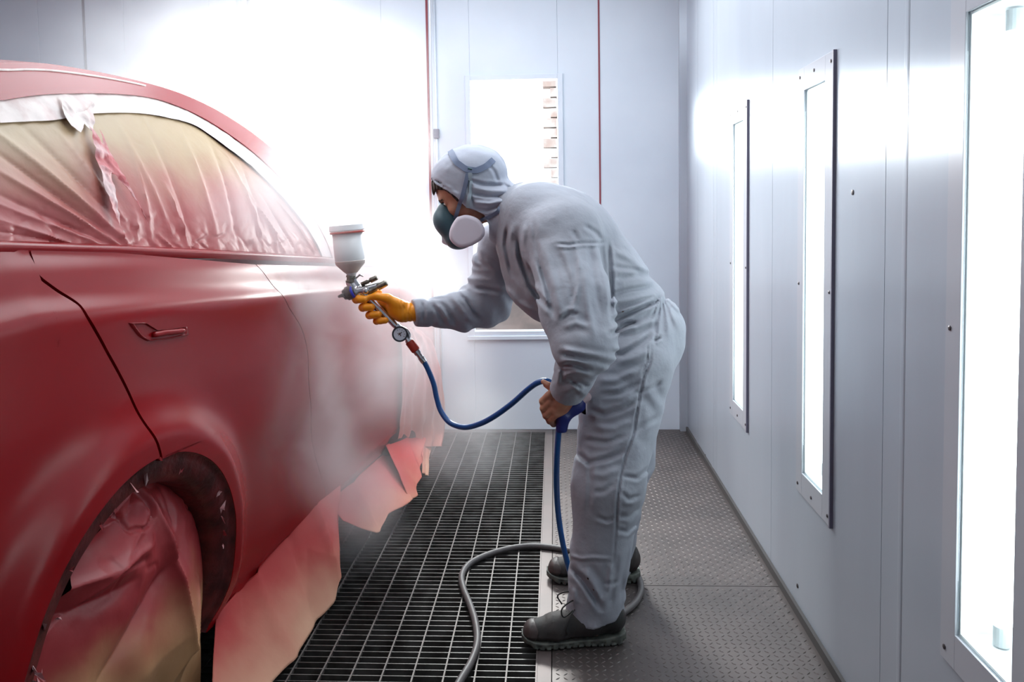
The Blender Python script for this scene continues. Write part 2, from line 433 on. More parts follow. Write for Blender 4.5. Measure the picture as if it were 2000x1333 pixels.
for k in range(3):
    y0, y1 = edges[k] + .002, edges[k+1] - .002
    m = MB(); m.box(rx1 + .003, XR - .001, y0, y1, -.02, 0)
    o = m.build('floor_%d' % (k+2), MT['plate']); struct(o, labs[k], 'floor plate')
    if k == 0: continue
    t = MB(); p = .0235; L = .0098; W = .0034; hgt = .0017
    nx = int((XR - .02 - rx1)/p); ny = int((y1 - y0 - .02)/p)
    for i in range(nx):
        for j in range(ny):
            cx, cy = rx1 + .02 + i*p, y0 + .015 + j*p
            s = 1 if (i + j) % 2 else -1
            dx, dy = .7071*L, .7071*L*s; ex, ey = -.7071*W*s, .7071*W
            t.add([(cx-dx, cy-dy, 0), (cx+ex, cy+ey, 0), (cx+dx, cy+dy, 0), (cx-ex, cy-ey, 0), (cx-dx*.45, cy-dy*.45, hgt), (cx+dx*.45, cy+dy*.45, hgt)],
                  [(0, 3, 4), (3, 5, 4), (3, 2, 5), (2, 1, 5), (1, 4, 5), (1, 0, 4)])
    t.build('raised_tread', MT['plate'], o)
# ------------------------------------------------------------------ the car
_d = np.array([.12, 1.0, 0]); _d /= np.linalg.norm(_d)
_n = np.array([_d[1], -_d[0], 0])
_P0 = np.array([-1.238, 0, 0])
def cw(u, z, w):
    u, z, w = np.broadcast_arrays(np.asarray(u, float), np.asarray(z, float), np.asarray(w, float))
    return _P0 + u[..., None]*_d + w[..., None]*_n + z[..., None]*np.array([0, 0, 1.0])
def _hit(px, py, w):
    d = ray(px, py); t = ((_P0 + w*_n - CAMPOS) @ _n) / (d @ _n)
    P = CAMPOS + t*d
    return (P - _P0) @ _d, P[2]
_bu, _bz = [], []
for px, py in ((0, 492), (240, 497), (480, 505), (640, 512)):
    u, z = _hit(px, py, -.085); _bu.append(u); _bz.append(z)
def zbelt(u): return np.interp(u, [_bu[0]-1.2] + _bu + [4.2, 4.9], [_bz[0]-.06] + _bz + [_bz[-1]-.085, .80])
_q = np.array([0, .05, .12, .3, .5, .68, .80, .865, .885, .90, .92, .965, .985, 1.0, 1.2])
_w = np.array([-.10, -.075, -.052, -.02, 0, .004, .000, .000, -.006, -.022, -.038, -.060, -.074, -.088, -.10])
_qq = np.linspace(-.2, 1.2, 600); _ww = np.interp(_qq, _q, _w)
_k = np.exp(-.5*(np.arange(-12, 13)/3.)**2); _k /= _k.sum(); _ww = np.convolve(np.pad(_ww, 12, mode='edge'), _k, 'valid')
ARC = (1.905, .395); AR = .425
def side(u, z):
    q = (z - .20)/(zbelt(u) - .20)
    w = np.interp(q, _qq, _ww)
    r = np.hypot(u - ARC[0], z - ARC[1])
    fl = .052*np.exp(-(np.clip(r - AR - .035, 0, 9)/.075)**2)
    fl = fl*np.clip((z+.2)*2, 0, 1)
    # sculpted hollow low in the doors
    hol = -.030*np.exp(-((z-.52)/.16)**2)*np.exp(-((u-2.95)/.42)**2)
    crown = -.10*np.clip((1.35-u)/.9, 0, 1)**2
    return w + fl + hol + crown
def gh(u, z):
    v = np.clip(z - zbelt(u), 0, 9)
    return -.095 - .36*v - .42*v*v - .05*np.clip((1.2-u), 0, 1)
def pix(px, py, surf=side, off=0.0):
    w = -.02
    for _ in range(8):
        u, z = _hit(px, py, w); w = .5*w + .5*(float(surf(np.array(u), np.array(z))) + off)
    return np.array([u, z])
def pline(pts, surf=side, n=10):
    return spline([pix(x, y, surf) for x, y in pts], n)

def paint(name, base, rough, c2=None):
    m = mat(name, base, rough, spec=.3, coat=.0, bump=.05, bump_scale=900, bump_dist=.0004)
    m.node_tree.nodes['Principled BSDF'].inputs['Coat Roughness'].default_value = .28
    return m
M_RED = paint('fresh_red_paint', (.27, .004, .007), .27)
M_DARK = mat('dark_body_gap', (.045, .008, .008), .8)
M_ARCH = mat('sprayed_arch_liner', (.15, .02, .02), .38, bump=.6, bump_scale=40, bump_dist=.006, var=((.05, .008, .008), 14, .35, .62))

def spray_mat(name, tan, red, z_hi, z_lo, rough, extra=.25, transl=0.0, uscale=3.0, bump=.3):
    """plastic or paper: bare colour above, red overspray below, blotchy"""
    m = mat(name, tan, rough, spec=.35, bump=bump, bump_scale=28, bump_dist=.004)
    nt = m.node_tree; N = nt.nodes; b = N['Principled BSDF']
    tc = N.new('ShaderNodeTexCoord'); sx = N.new('ShaderNodeSeparateXYZ'); nt.links.new(tc.outputs['Object'], sx.inputs[0])
    nz = N.new('ShaderNodeTexNoise'); nz.inputs['Scale'].default_value = uscale; nz.inputs['Detail'].default_value = 4; nt.links.new(tc.outputs['Object'], nz.inputs['Vector'])
    ad = N.new('ShaderNodeMath'); ad.operation = 'MULTIPLY_ADD'; ad.inputs[1].default_value = extra; nt.links.new(nz.outputs['Fac'], ad.inputs[0]); nt.links.new(sx.outputs['Z'], ad.inputs[2])
    mr = N.new('ShaderNodeMapRange'); mr.interpolation_type = 'SMOOTHSTEP'; mr.inputs['From Min'].default_value = z_lo + extra*.5; mr.inputs['From Max'].default_value = z_hi + extra*.5
    nt.links.new(ad.outputs[0], mr.inputs['Value'])
    mx = N.new('ShaderNodeMix'); mx.data_type = 'RGBA'; mx.inputs['A'].default_value = (*red, 1); mx.inputs['B'].default_value = (*tan, 1)
    nt.links.new(mr.outputs[0], mx.inputs['Factor']); nt.links.new(mx.outputs['Result'], b.inputs['Base Color'])
    return m
M_FILM = spray_mat('masking_film_with_overspray', (.42, .31, .18), (.36, .06, .06), 1.68, 1.36, .40, .30, uscale=4.0)
M_TAPE = mat('white_masking_tape', (.74, .66, .63), .55, bump=.2, bump_scale=60, bump_dist=.002, var=((.62, .48, .46), 18, .45, .7))
M_PTAPE = mat('overspray_tape', (.62, .42, .42), .5, bump=.4, bump_scale=50, bump_dist=.003, var=((.46, .06, .07), 12, .42, .6))
M_PAPER = spray_mat('masking_paper_with_overspray', (.60, .37, .24), (.38, .03, .03), -.06, .20, .7, .12, uscale=5)
M_WFILM = spray_mat('wheel_film_with_overspray', (.52, .28, .14), (.36, .04, .045), .27, .47, .36, .42, uscale=3.2)
M_FFILM = spray_mat('front_film_with_overspray', (.50, .20, .16), (.38, .05, .05), .2, .6, .30, .3, uscale=5)

car = empty('car', (-1.9, 2.6, 0))
tag(car, 'red freshly sprayed car with masked windows and wheels, standing on the grating', 'car')

def panel(name, A, B, na, nb, m=M_RED, surf=side, flange=.022, closed=None, off=0.0, parent=car, disp=None, fl_sides=(1, 1, 1, 1), keep=False):
    """ruled patch between (u,z) polylines A and B, curved onto surf, with folded-in edges"""
    if not keep: A = resample(A, na); B = resample(B, na)
    s = np.linspace(0, 1, nb)
    G = A[:, None]*(1-s)[None, :, None] + B[:, None]*s[None, :, None]
    u, z = G[..., 0], G[..., 1]
    w = surf(u, z) + off
    if disp is not None: w = w + disp(u, z)
    P = cw(u, z, w)
    if flange:
        Q = np.zeros((na+2, nb+2, 3)); Q[1:-1, 1:-1] = P
        ins = -_n*flange
        Q[0, 1:-1] = P[0]+(ins if fl_sides[0] else 0); Q[-1, 1:-1] = P[-1]+(ins if fl_sides[1] else 0); Q[1:-1, 0] = P[:, 0]+(ins if fl_sides[2] else 0); Q[1:-1, -1] = P[:, -1]+(ins if fl_sides[3] else 0)
        for a, b, c, d in ((0, 0, 0, 0), (0, -1, 0, -1), (-1, 0, -1, 0), (-1, -1, -1, -1)): Q[a, b] = P[c, d] + ins
        P = Q
    o = MB().grid(P).build(name, m, parent)
    auto_smooth(o, 38)
    return o
GAP = .0028
# shared edge curves (pixels of the photograph, turned into car coordinates)
cutR = [(58, 478), (60, 500), (72, 535), (105, 563), (150, 592), (172, 622), (205, 680), (250, 765), (290, 838), (312, 882), (316, 903)]     # rear door's rear cut
def shift2(L, d):
    T = np.gradient(L, axis=0); T /= np.linalg.norm(T, axis=1)[:, None]+1e-9
    return L + np.stack([-T[:, 1], T[:, 0]], 1)*d
cutR_uz = pline(cutR)
arc_uz = lambda a0, a1, n=40, r=AR: np.stack([ARC[0] + r*np.cos(np.radians(np.linspace(a0, a1, n))), ARC[1] + r*np.sin(np.radians(np.linspace(a0, a1, n)))], 1)
p = cutR_uz[-1]; th0 = math.degrees(math.atan2(p[1]-ARC[1], p[0]-ARC[0]))
cutR_uz[-1] = [ARC[0] + AR*math.cos(math.radians(th0)), ARC[1] + AR*math.sin(math.radians(th0))]
zs = .168
th1 = math.degrees(math.asin((zs+.02-ARC[1])/AR))
cutF = pline([(500, 517), (520, 540), (560, 592), (588, 640), (601, 690), (604, 760), (608, 840), (618, 900), (634, 950), (640, 990)])
cutF2 = cutF.copy()
sill_u_end = cutF[-1][0]
# rear door: left edge runs down the cut, then round the arch
Lk = np.vstack([shift2(cutR_uz, .0045)[:-1], arc_uz(th0-.4, th1, 50)])
top_l, top_r = cutR_uz[0], cutF[0]
Rk = cutF.copy(); Rk[-1] = [Rk[-1][0], zs]; Rk = np.vstack([Rk[:-3], [[Rk[-1][0]-.01, zs+.09], [Rk[-1][0], zs]]]); Rk[:, 0] -= GAP
def by_z(poly, zfr):
    L = resample(poly, 240); return L
def corr(A, n):
    """resample by height fraction blended with arc length so that rows stay level"""
    A = resample(A, 600); t = np.linspace(0, 1, 600); zf = (A[0, 1]-A[:, 1])/(A[0, 1]-A[-1, 1]); zf = np.maximum.accumulate(zf)
    m = .5*zf + .5*t; m = m/m[-1]
    tt = np.linspace(0, 1, n); return np.stack([np.interp(tt, m, A[:, k]) for k in range(2)], 1)
rear_door = panel('rear_door', corr(Lk, 190), corr(Rk, 190), 190, 70)
# front door
cutD = pline([(768, 545), (778, 600), (784, 650), (786, 720), (785, 790), (780, 850), (772, 885), (762, 905)])
cutD[-1][1] = zs; cutD[0][1] = zbelt(cutD[0][0]) - .004
L2 = Rk.copy(); L2[:, 0] += 2*GAP
R2 = cutD.copy(); R2[:, 0] -= GAP
front_door = panel('front_door', corr(L2, 90), corr(R2, 90), 90, 80)
# front fender (behind its film)
fA = cutD.copy(); fA[:, 0] += GAP
ft = pline([(790, 560), (815, 600), (838, 650), (852, 710), (860, 780), (862, 850)])
fB = np.stack([np.linspace(cutD[0][0]+.5, cutD[0][0]+.62, 20), np.linspace(zbelt(cutD[0][0]+.5), zs, 20)], 1)
panel('front_fender', corr(fA, 40), corr(fB, 40), 40, 30)
# quarter panel: fans out from the arch to the outline
u_rear = .55
arcq = arc_uz(th0+.5, 205, 90)
cut_up = shift2(cutR_uz, -.0045)[::-1].copy(); cut_up[0] = arc_uz(th0+.5, th0+.5, 1)[0]
top = np.stack([np.linspace(cut_up[-1][0], u_rear, 30), zbelt(np.linspace(cut_up[-1][0], u_rear, 30)) + .012*0], 1)
rear = np.stack([np.full(20, u_rear), np.linspace(zbelt(u_rear), .30, 20)], 1)
low = np.array([[u_rear, .30], [1.5, .215+.0]])
# outer outline with parameter matched to the arch angle
outer = np.vstack([cut_up, top[1:], rear[1:], low[1:]])
Lo = np.r_[0, np.cumsum(np.linalg.norm(np.diff(outer, axis=0), axis=1))]; Lc = Lo[len(cut_up)-1]; Lt = Lo[len(cut_up)+28]; Lr = Lo[len(cut_up)+47]
fr = np.linspace(0, 1, 340); sv = np.interp(fr, [0, .42, .76, .93, 1], [0, Lc, Lt, Lr, Lo[-1]])
outer_s = np.stack([np.interp(sv, Lo, outer[:, k]) for k in range(2)], 1)
arc_s = resample(arcq, 340)
quarter = panel('quarter_panel', arc_s, outer_s, 340, 60, keep=True)
# arch lip and liner
la = arc_uz(202, th1, 90)
P1 = cw(la[:, 0], la[:, 1], side(la[:, 0], la[:, 1]) - .002)
rings = [P1]
for dr, dw in ((-.004, -.012), (-.02, -.016), (-.055, -.022), (-.075, -.05), (-.075, -.30)):
    b = arc_uz(202, th1, 90, AR + dr); rings.append(cw(b[:, 0], b[:, 1], side(la[:, 0], la[:, 1]) + dw))
lip = MB().grid(np.array(rings)).build('wheel_arch', M_ARCH, car, smooth=True)
lip['label'] = 'dark red wheel arch lip with masking scraps'
# scraps and clips along the arch
random.seed(11)
for k in range(16):
    a = random.uniform(70, 178) if k < 11 else random.uniform(8, 50); r = AR - random.uniform(.03, .065)
    uu, zz = ARC[0]+r*math.cos(math.radians(a)), ARC[1]+r*math.sin(math.radians(a)); wv = float(side(np.array(uu), np.array(zz))) - .012
    m = MB(); s = random.uniform(.006, .013); c = cw(uu, zz, wv)
    vs = [c + np.array([random.uniform(-s, s), random.uniform(-s, s), random.uniform(-s, s)*1.6]) for _ in range(6)]
    m.add(vs, [(0, 1, 2), (1, 3, 2), (2, 3, 4), (3, 5, 4), (0, 2, 4)])
    m.build('tape_scrap', M_PTAPE, lip)
# crumpled film over the rear wheel
def ridge(u, z, lines, seed=0):
    """sum of soft sharp-topped folds along (u,z) segments: (u0,z0,u1,z1,width,height)"""
    d = np.zeros_like(u)
    for (u0, z0, u1, z1, wd, ht) in lines:
        du, dz = u1-u0, z1-z0; L = du*du+dz*dz
        t = np.clip(((u-u0)*du+(z-z0)*dz)/L, -.2, 1.2)
        wob = .25*wd*n2(u*9, z*9, seed)
        dist = np.abs(((u-u0)*dz-(z-z0)*du)/math.sqrt(L) + wob)
        env = np.clip(1-np.abs(t-.5)*1.55, 0, 1)**.6
        d += ht*np.exp(-(dist/wd))*env
    return d
def seg(pts, surf, wd, ht):
    a, b = pix(*pts[0], surf), pix(*pts[1], surf); return (a[0], a[1], b[0], b[1], wd, ht)
def wside(u, z): return np.full_like(np.asarray(u, float), -.05)
wl = [seg(s, side, w_, h_) for s, w_, h_ in [(((0, 1240), (300, 1080)), .03, .035), (((0, 1290), (260, 1150)), .025, -.03), (((20, 1200), (180, 1060)), .02, .03), (((60, 1333), (330, 1010)), .03, .02),
      (((150, 1120), (330, 950)), .02, .022), (((200, 1333), (350, 1100)), .03, -.03), (((330, 1300), (345, 960)), .02, .03), (((270, 1000), (330, 920)), .010, .012), (((300, 1010), (350, 930)), .010, -.012),
      (((120, 1040), (270, 950)), .015, -.02), (((180, 1090), (200, 1010)), .012, .02), (((300, 1333), (400, 1150)), .02, .02)]]
na, nb = 230, 150
_th = np.radians(np.linspace(198, -14, na)); R0 = AR - .058 - .05*np.clip(np.sin((_th - 1.4)*1.9), 0, 1)*(_th > 1.4)*(_th < 3.05)
top_u, top_z = ARC[0] + R0*np.cos(_th), ARC[1] + R0*np.sin(_th)
bot_u = np.linspace(1.30, 2.20, na)
tt = np.linspace(0, 1, nb)[None, :]
U = top_u[:, None]*(1-tt) + (.35*top_u + .65*bot_u)[:, None]*tt; Z = top_z[:, None]*(1-tt) + .014*tt
rad = np.hypot(U-ARC[0], Z-ARC[1])
W = side(U, np.full_like(U, .6)) - .105 + .075*np.clip(1-(rad/.40)**2, 0, 1)*np.clip(Z/.3, 0, 1) + .02*tt
W = W + ridge(U, Z, wl)*1.25 + .012*n2(U*9, Z*7, 3) + .004*n2(U*26, Z*26, 4)*np.clip((Z-.4)*6, 0, 1)
ru = np.abs(n2(U*18+3, Z*18, 8)); W += -.018*np.clip(1-ru*5, 0, 1)*np.clip((Z-.50)*5, 0, 1)
W = W + .010*np.sin(U*34 + 2*n2(U*3, Z*2, 9))*tt**1.5
wheel_cover = MB().grid(cw(U, Z, W)).build('wheel_cover', M_WFILM, car, smooth=True)
wheel_cover['label'] = 'crumpled plastic film over the rear wheel, red above, tan below'
# tyre and rim behind the film
c = cw(ARC[0], .34, -.17); ax = _n*.11
MB().lathe(c-ax, c+ax, [(0, .20), (0, .28), (.08, .325), (.3, .34), (.7, .34), (.92, .325), (1, .28), (1, .20)], 48).build('wheel', mat('tyre_rubber', (.03, .02, .02), .8), car, smooth=True)
c = cw(4.25, .34, -.17)
MB().lathe(c-ax, c+ax, [(0, .20), (0, .28), (.08, .325), (.3, .34), (.7, .34), (.92, .325), (1, .28), (1, .20)], 48).build('wheel', bpy.data.materials['tyre_rubber'], car, smooth=True)
for uu in (1.905, 4.25):
    c = cw(uu, .34, -1.66)
    MB().lathe(c-ax, c+ax, [(0, .20), (0, .28), (.08, .325), (.3, .34), (.7, .34), (.92, .325), (1, .28), (1, .20)], 32).build('wheel', bpy.data.materials['tyre_rubber'], car, smooth=True)

# dark inner body behind the gaps
us = np.linspace(u_rear, 4.55, 90); ts = np.linspace(0, 1, 40)
UU, TT = np.meshgrid(us, ts, indexing='ij'); ZZ = .24 + (zbelt(UU) - .02 - .24)*TT
inn = MB(); G = cw(UU, ZZ, side(UU, ZZ) - .03)
keep = np.hypot(UU-ARC[0], ZZ-ARC[1]) > AR - .03
vs = G.reshape(-1, 3); nbb = len(ts)
fs = [(i*nbb+j, i*nbb+j+1, (i+1)*nbb+j+1, (i+1)*nbb+j) for i in range(len(us)-1) for j in range(nbb-1) if keep[i, j] and keep[i+1, j+1] and keep[i+1, j] and keep[i, j+1]]
inn.add(vs, fs).build('inner_body', M_DARK, car)
# bright sill edge under the doors
sp = [pix(x, y) for x, y in ((436, 1222), (480, 1165), (520, 1120), (560, 1076), (600, 1030), (640, 985))]
sp = resample(np.array(sp), 30)
wS = side(sp[:, 0], sp[:, 1])
MB().tube(cw(sp[:, 0], sp[:, 1], wS + .010), .005, 8).build('sill_edge', M_RED, car, smooth=True)
# belt moulding
bu = np.linspace(u_rear, cutD[0][0], 120)
prof = [(-.004, -.012), (.010, -.004), (.018, -.010), (.024, -.022), (.020, -.05)]
Pm = np.array([cw(bu, zbelt(bu)+dz, side(bu, zbelt(bu)) + .006 + dw) for dz, dw in prof]).transpose(1, 0, 2)
MB().grid(Pm).build('belt_moulding', M_RED, car, smooth=True)

# ---- greenhouse
roofA = pline([(0, 122), (60, 122), (120, 128), (216, 145), (300, 165), (360, 184), (420, 212), (480, 250), (530, 290), (575, 335), (610, 380), (640, 432), (655, 470), (668, 512)], gh, 8)
roofB = pline([(0, 196), (60, 187), (120, 183), (216, 183), (290, 190), (345, 206), (400, 232), (455, 268), (505, 308), (548, 350), (585, 392), (618, 440), (635, 475), (648, 512)], gh, 8)
tapeB = pline([(0, 240), (60, 237), (110, 234), (180, 222), (270, 221), (330, 230), (385, 246), (440, 285), (488, 322), (530, 362), (567, 404), (600, 448), (618, 480), (632, 512)], gh, 8)
def ext(L, du=.9, dz=-.10):
    return np.vstack([[L[0][0]-du, L[0][1]+dz*1.6], [L[0][0]-du*.5, L[0][1]+dz*.35], L])
RA, RB, TB = ext(roofA), ext(roofB), ext(tapeB)
N_ = 150
rail = panel('roof_rail', RA, RB, N_, 14, surf=gh, off=.012, flange=.012)
# highlight line along the roof rail, drawn as a thin pale tube
RS = .78*resample(RA, 150) + .22*resample(RB, 150)
RS = RS[:85]
MB().tube(cw(RS[:, 0], RS[:, 1], gh(RS[:, 0], RS[:, 1]) + .013), .0035, 6).build('rail_highlight', M_TAPE, car, smooth=True)
def tdisp(u, z): return .0025*n2(u*30, z*30, 2) + .002*n2(u*70, z*70, 6)
tape = panel('masking_tape', RB, TB, N_, 12, m=M_TAPE, surf=gh, off=.006, flange=0, disp=tdisp)
tape['label'] = 'white masking tape band along the window tops'
# film below the tape down to the belt
films = []
def film_lines(L): return [seg(s, gh, w_, h_) for s, w_, h_ in L]
FLN = film_lines([
  (((0, 262), (255, 478)), .016, .022), (((0, 300), (230, 470)), .010, -.018), (((0, 335), (250, 488)), .012, .020), (((0, 380), (245, 492)), .010, -.016), (((0, 400), (250, 497)), .008, .014), (((0, 430), (200, 495)), .008, .014),
  (((60, 260), (240, 440)), .014, -.014), (((120, 262), (245, 430)), .012, .010), (((0, 452), (230, 492)), .006, -.012), (((235, 450), (248, 478)), .004, .014),
  (((240, 250), (345, 480)), .012, .010), (((290, 240), (385, 500)), .012, -.012), (((262, 300), (300, 470)), .010, .012), (((330, 370), (372, 492)), .007, .020), (((315, 460), (352, 500)), .006, .018), (((268, 420), (270, 470)), .006, .014),
  (((360, 260), (430, 500)), .014, .012), (((420, 290), (470, 500)), .010, -.014), (((455, 320), (520, 495)), .008, .020), (((480, 330), (515, 440)), .008, -.016), (((490, 380), (560, 495)), .008, .020), (((520, 390), (585, 500)), .007, -.016),
  (((530, 430), (548, 500)), .006, .015), (((550, 400), (610, 490)), .007, .018), (((580, 430), (615, 500)), .006, .012), (((300, 470), (330, 502)), .006, .012), (((380, 480), (410, 502)), .005, .010), (((395, 478), (425, 500)), .005, -.010)])
def fdisp(u, z):
    crk = np.abs(n2(u*7+z*5, z*16-u*9, 21)); crk2 = np.abs(n2(u*16+z*12, z*30-u*14, 22))
    low = np.clip(1-(z-zbelt(u))/.14, 0, 1)
    return ridge(u, z, FLN, 3)*.65 + .007*n2(u*5, z*4, 12) - .006*np.clip(1-crk*6, 0, 1)*(.10+.9*low) - .005*np.clip(1-crk2*5, 0, 1)*low*.6 + .003*n2(u*40, z*40, 13)*low
nf = 260
TBs = resample(TB, nf); bel = np.stack([np.interp(np.linspace(0, 1, nf), np.linspace(0, 1, nf), np.linspace(TBs[0, 0]-.05, pix(648, 512, gh)[0]+.03, nf)), np.zeros(nf)], 1)
# keep columns upright where the roof line is high
bu_ = TBs[:, 0].copy(); bu_ = np.linspace(bu_[0], pix(640, 512, gh)[0], nf)*.35 + bu_*.65
bel[:, 0] = bu_; bel[:, 1] = zbelt(bu_) + .012
film = panel('window_film', TBs, bel, nf, 130, m=M_FILM, surf=gh, off=-.002, flange=0, disp=fdisp)
film['label'] = 'tan plastic film over the side windows, red overspray low down'
# tape pieces: blob and the strip down the pillar
def blob(name, pts, m, off, nn=26, amp=.004):
    P = [pix(x, y, gh) for x, y in pts]; P = np.array(P); h = len(P)//2
    A, B = P[:h], P[h:][::-1]
    return panel(name, resample(A, 40), resample(B, 40), 40, nn, m=m, surf=gh, off=off, flange=0, disp=lambda u, z: amp*n2(u*40, z*40, 31) + .5*amp*n2(u*90, z*90, 32))
blob('pillar_tape', [(112, 186), (116, 222), (132, 246), (152, 259), (182, 186), (176, 214), (178, 240), (174, 259)], M_TAPE, .016)
b = blob('pillar_tape', [(168, 246), (176, 300), (190, 360), (206, 410), (222, 442), (184, 252), (212, 310), (238, 360), (262, 410), (278, 440)], M_PTAPE, .020, amp=.006)
b['label'] = 'crumpled tape strip down the door pillar, red sprayed'
# sheet of tape on the film low left
for poly in ([(108, 448), (109, 470), (109, 488), (160, 452), (159, 470), (158, 486)], [(395, 492), (398, 498), (402, 505), (480, 488), (480, 496), (480, 505)]):
    pass
# roof, windscreen and bonnet across the car
def across(name, line, m, k0, k1, width=1.32, crown=.05, surf=gh, w0=None, fwd=0.0):
    L = resample(line, 120)[k0:k1]; s = np.linspace(0, 1, 26)
    wA = surf(L[:, 0], L[:, 1]) + .012
    tot = 1.79 + 2*wA
    P = np.array([cw(L[:, 0] + fwd*4*t*(1-t), L[:, 1] + crown*4*t*(1-t)*np.clip(1, 0, 1), wA - tot*t) for t in s])
    return MB().grid(P).build(name, m, car, smooth=True)
across('roof_panel', RA, M_RED, 0, 84, crown=.035)
across('windscreen_film', RA, M_FILM, 83, 120, crown=.01, fwd=.14)
hu = np.stack([np.linspace(pix(668, 512, gh)[0], 4.62, 60), zbelt(np.linspace(pix(668, 512, gh)[0], 4.62, 60)) + .005], 1)
across('bonnet', hu, M_RED, 0, 120, surf=side, crown=.05)
hr = np.stack([np.linspace(u_rear, 2.9, 60), zbelt(np.linspace(u_rear, 2.9, 60)) - .0], 1)
# far side of the car
ZF = np.linspace(.22, 1, 24)[None, :]; uf = np.linspace(u_rear, 4.6, 60)[:, None]
zf = .22 + (zbelt(uf)-.22)*np.linspace(0, 1, 24)[None, :]
MB().grid(cw(uf+0*zf, zf, -1.79 - side(uf+0*zf, zf))).build('far_side_body', M_RED, car, smooth=True)
RAr = resample(RA, 80); tt = np.linspace(0, 1, 16)
zz = zbelt(RAr[:, 0])[:, None]*(1-tt) + RAr[:, 1][:, None]*tt; uu = RAr[:, 0][:, None] + 0*tt
MB().grid(cw(uu, zz, -1.79 - gh(uu, zz))).build('far_side_film', M_FILM, car, smooth=True)
# rear deck closing the tail
MB().grid(np.array([cw(np.full(20, u_rear), np.linspace(.25, zbelt(u_rear), 20), w) for w in np.linspace(-.15, -1.65, 20)])).build('tail_panel', M_RED, car, smooth=True)
# under body
MB().grid(np.array([cw(np.linspace(u_rear, 4.55, 10), .24, w) for w in np.linspace(-.1, -1.7, 8)])).build('floor_pan', M_DARK, car)

# front masking film, wrapped round the nose
n1, n2_ = 90, 70
ledge = resample(pline([(774, 640), (779, 700), (778, 770), (775, 830), (768, 876)]), n2_)
zero = lambda u, z: 0.0*np.asarray(u, float)
redge = resample(pline([(806, 640), (836, 664), (852, 706), (861, 770), (863, 840), (856, 872)], zero), n2_)
s = np.linspace(0, 1, n1)[:, None]
FU = ledge[None, :, 0]*(1-s) + redge[None, :, 0]*s; FZ = ledge[None, :, 1]*(1-s) + redge[None, :, 1]*s
t_ = np.linspace(0, 1, n2_)[None, :]
FZ = np.maximum(FZ, .03)
FW = side(FU, FZ)*(1-s)**.5 + .002
FW = FW + .011*np.sin(s*26 + 3*n2(s*3+0*t_, t_*3+0*s, 4))*(.2+t_)*np.sin(math.pi*np.clip(s*1.0, 0, 1)) + .01*n2(FU*14, FZ*7, 3) + .014
P = cw(FU, FZ, FW)
wrap = [P[-1]]
base = P[-1]
for k in range(1, 20):
    a = k/19
    wrap.append(base + _d*(.09*math.sin(a*math.pi*.5)) - _n*(.05 + 1.5*a**1.3))
Pall = np.concatenate([P, np.array(wrap[1:])])
MB().grid(Pall).build('front_film', M_FFILM, car, smooth=True)
# top closing of the nose film
top_l = np.vstack([Pall[:, 0]]); 
inner = Pall[:, 0] - _n*.05
ht = MB(); pts_in = np.array([cw(min(4.6, 3.95 + .02*k), zbelt(3.95+.02*k) + .0, -.12 - .012*k) for k in range(len(Pall))])
# ---- masking paper skirts under the sill
def skirt(name, topl, botl, seed, label, n_=60, amp=.006, folds=()):
    A = resample(np.array(topl), n_); B = resample(np.array(botl), n_); s = np.linspace(0, 1, 40)
    P = A[:, None]*(1-s)[None, :, None] + B[:, None]*s[None, :, None]
    q = np.linspace(0, 1, n_)[:, None]; S = s[None, :]
    dd = amp*np.sin(q*17 + 2*n2(q*3+0*S, S*2+0*q, seed))*S + .5*amp*n2(q*9+0*S, S*6+0*q, seed+1)
    for q0, q1, wdt, hgt in folds:
        dist = np.abs(q - (q0 + (q1-q0)*S)); dd = dd + hgt*np.exp(-dist/wdt)
    P = P + dd[..., None]*_n
    P[..., 2] = np.maximum(P[..., 2], .008)
    o = MB().grid(P).build(name, M_PAPER, car, smooth=True); o['label'] = label
    m_ = o.modifiers.new('thick', 'SOLIDIFY'); m_.thickness = .0015
    return o
def cp(px, py, off=0.0):
    u, z = pix(px, py, side, off); return cw(u, z, float(side(np.array(u), np.array(z))) + off)
sill = [cp(424, 1205, -.008), cp(470, 1150, -.008), cp(520, 1090, -.008), cp(575, 1030, -.008), cp(625, 975, -.008), cp(665, 945, -.006)]
skirt('masking_paper', sill, [atz(400, 1560, .012), atz(470, 1430, .012), atz(530, 1330, .012), atz(590, 1258, .012), atz(655, 1176, .014), at(664, 1010, 3.14)], 3, 'tan masking paper under the rear door sill, red sprayed above', folds=((.3, .45, .03, .02), (.55, .62, .02, -.015), (.75, .8, .02, .015)))
sill2 = [cp(640, 985, .004), cp(680, 950, .004), cp(730, 905, .004), cp(775, 868, .004)]
skirt('masking_paper', sill2, [at(668, 1018, 3.16), at(733, 1042, 3.32), at(760, 1005, 3.45), at(808, 976, 3.66)], 9, 'pale tan masking paper under the front door', folds=((.3, .4, .03, .012),))
sill3 = [cp(755, 870, .006), cp(790, 850, .006), cp(815, 840, .006), cp(838, 836, .006)]
skirt('masking_paper', sill3, [at(800, 978, 3.65), at(814, 968, 3.72), at(818, 935, 3.9), at(826, 885, 4.2)], 14, 'small tan masking paper at the front wheel', folds=((.4, .5, .05, .01),))
skirt('masking_paper', [cp(822, 842, .006), cp(845, 842, .006), cp(858, 842, .006)], [at(826, 925, 4.1), at(834, 930, 4.2), at(829, 905, 4.3)], 15, 'smallest tan paper scrap at the front wheel')

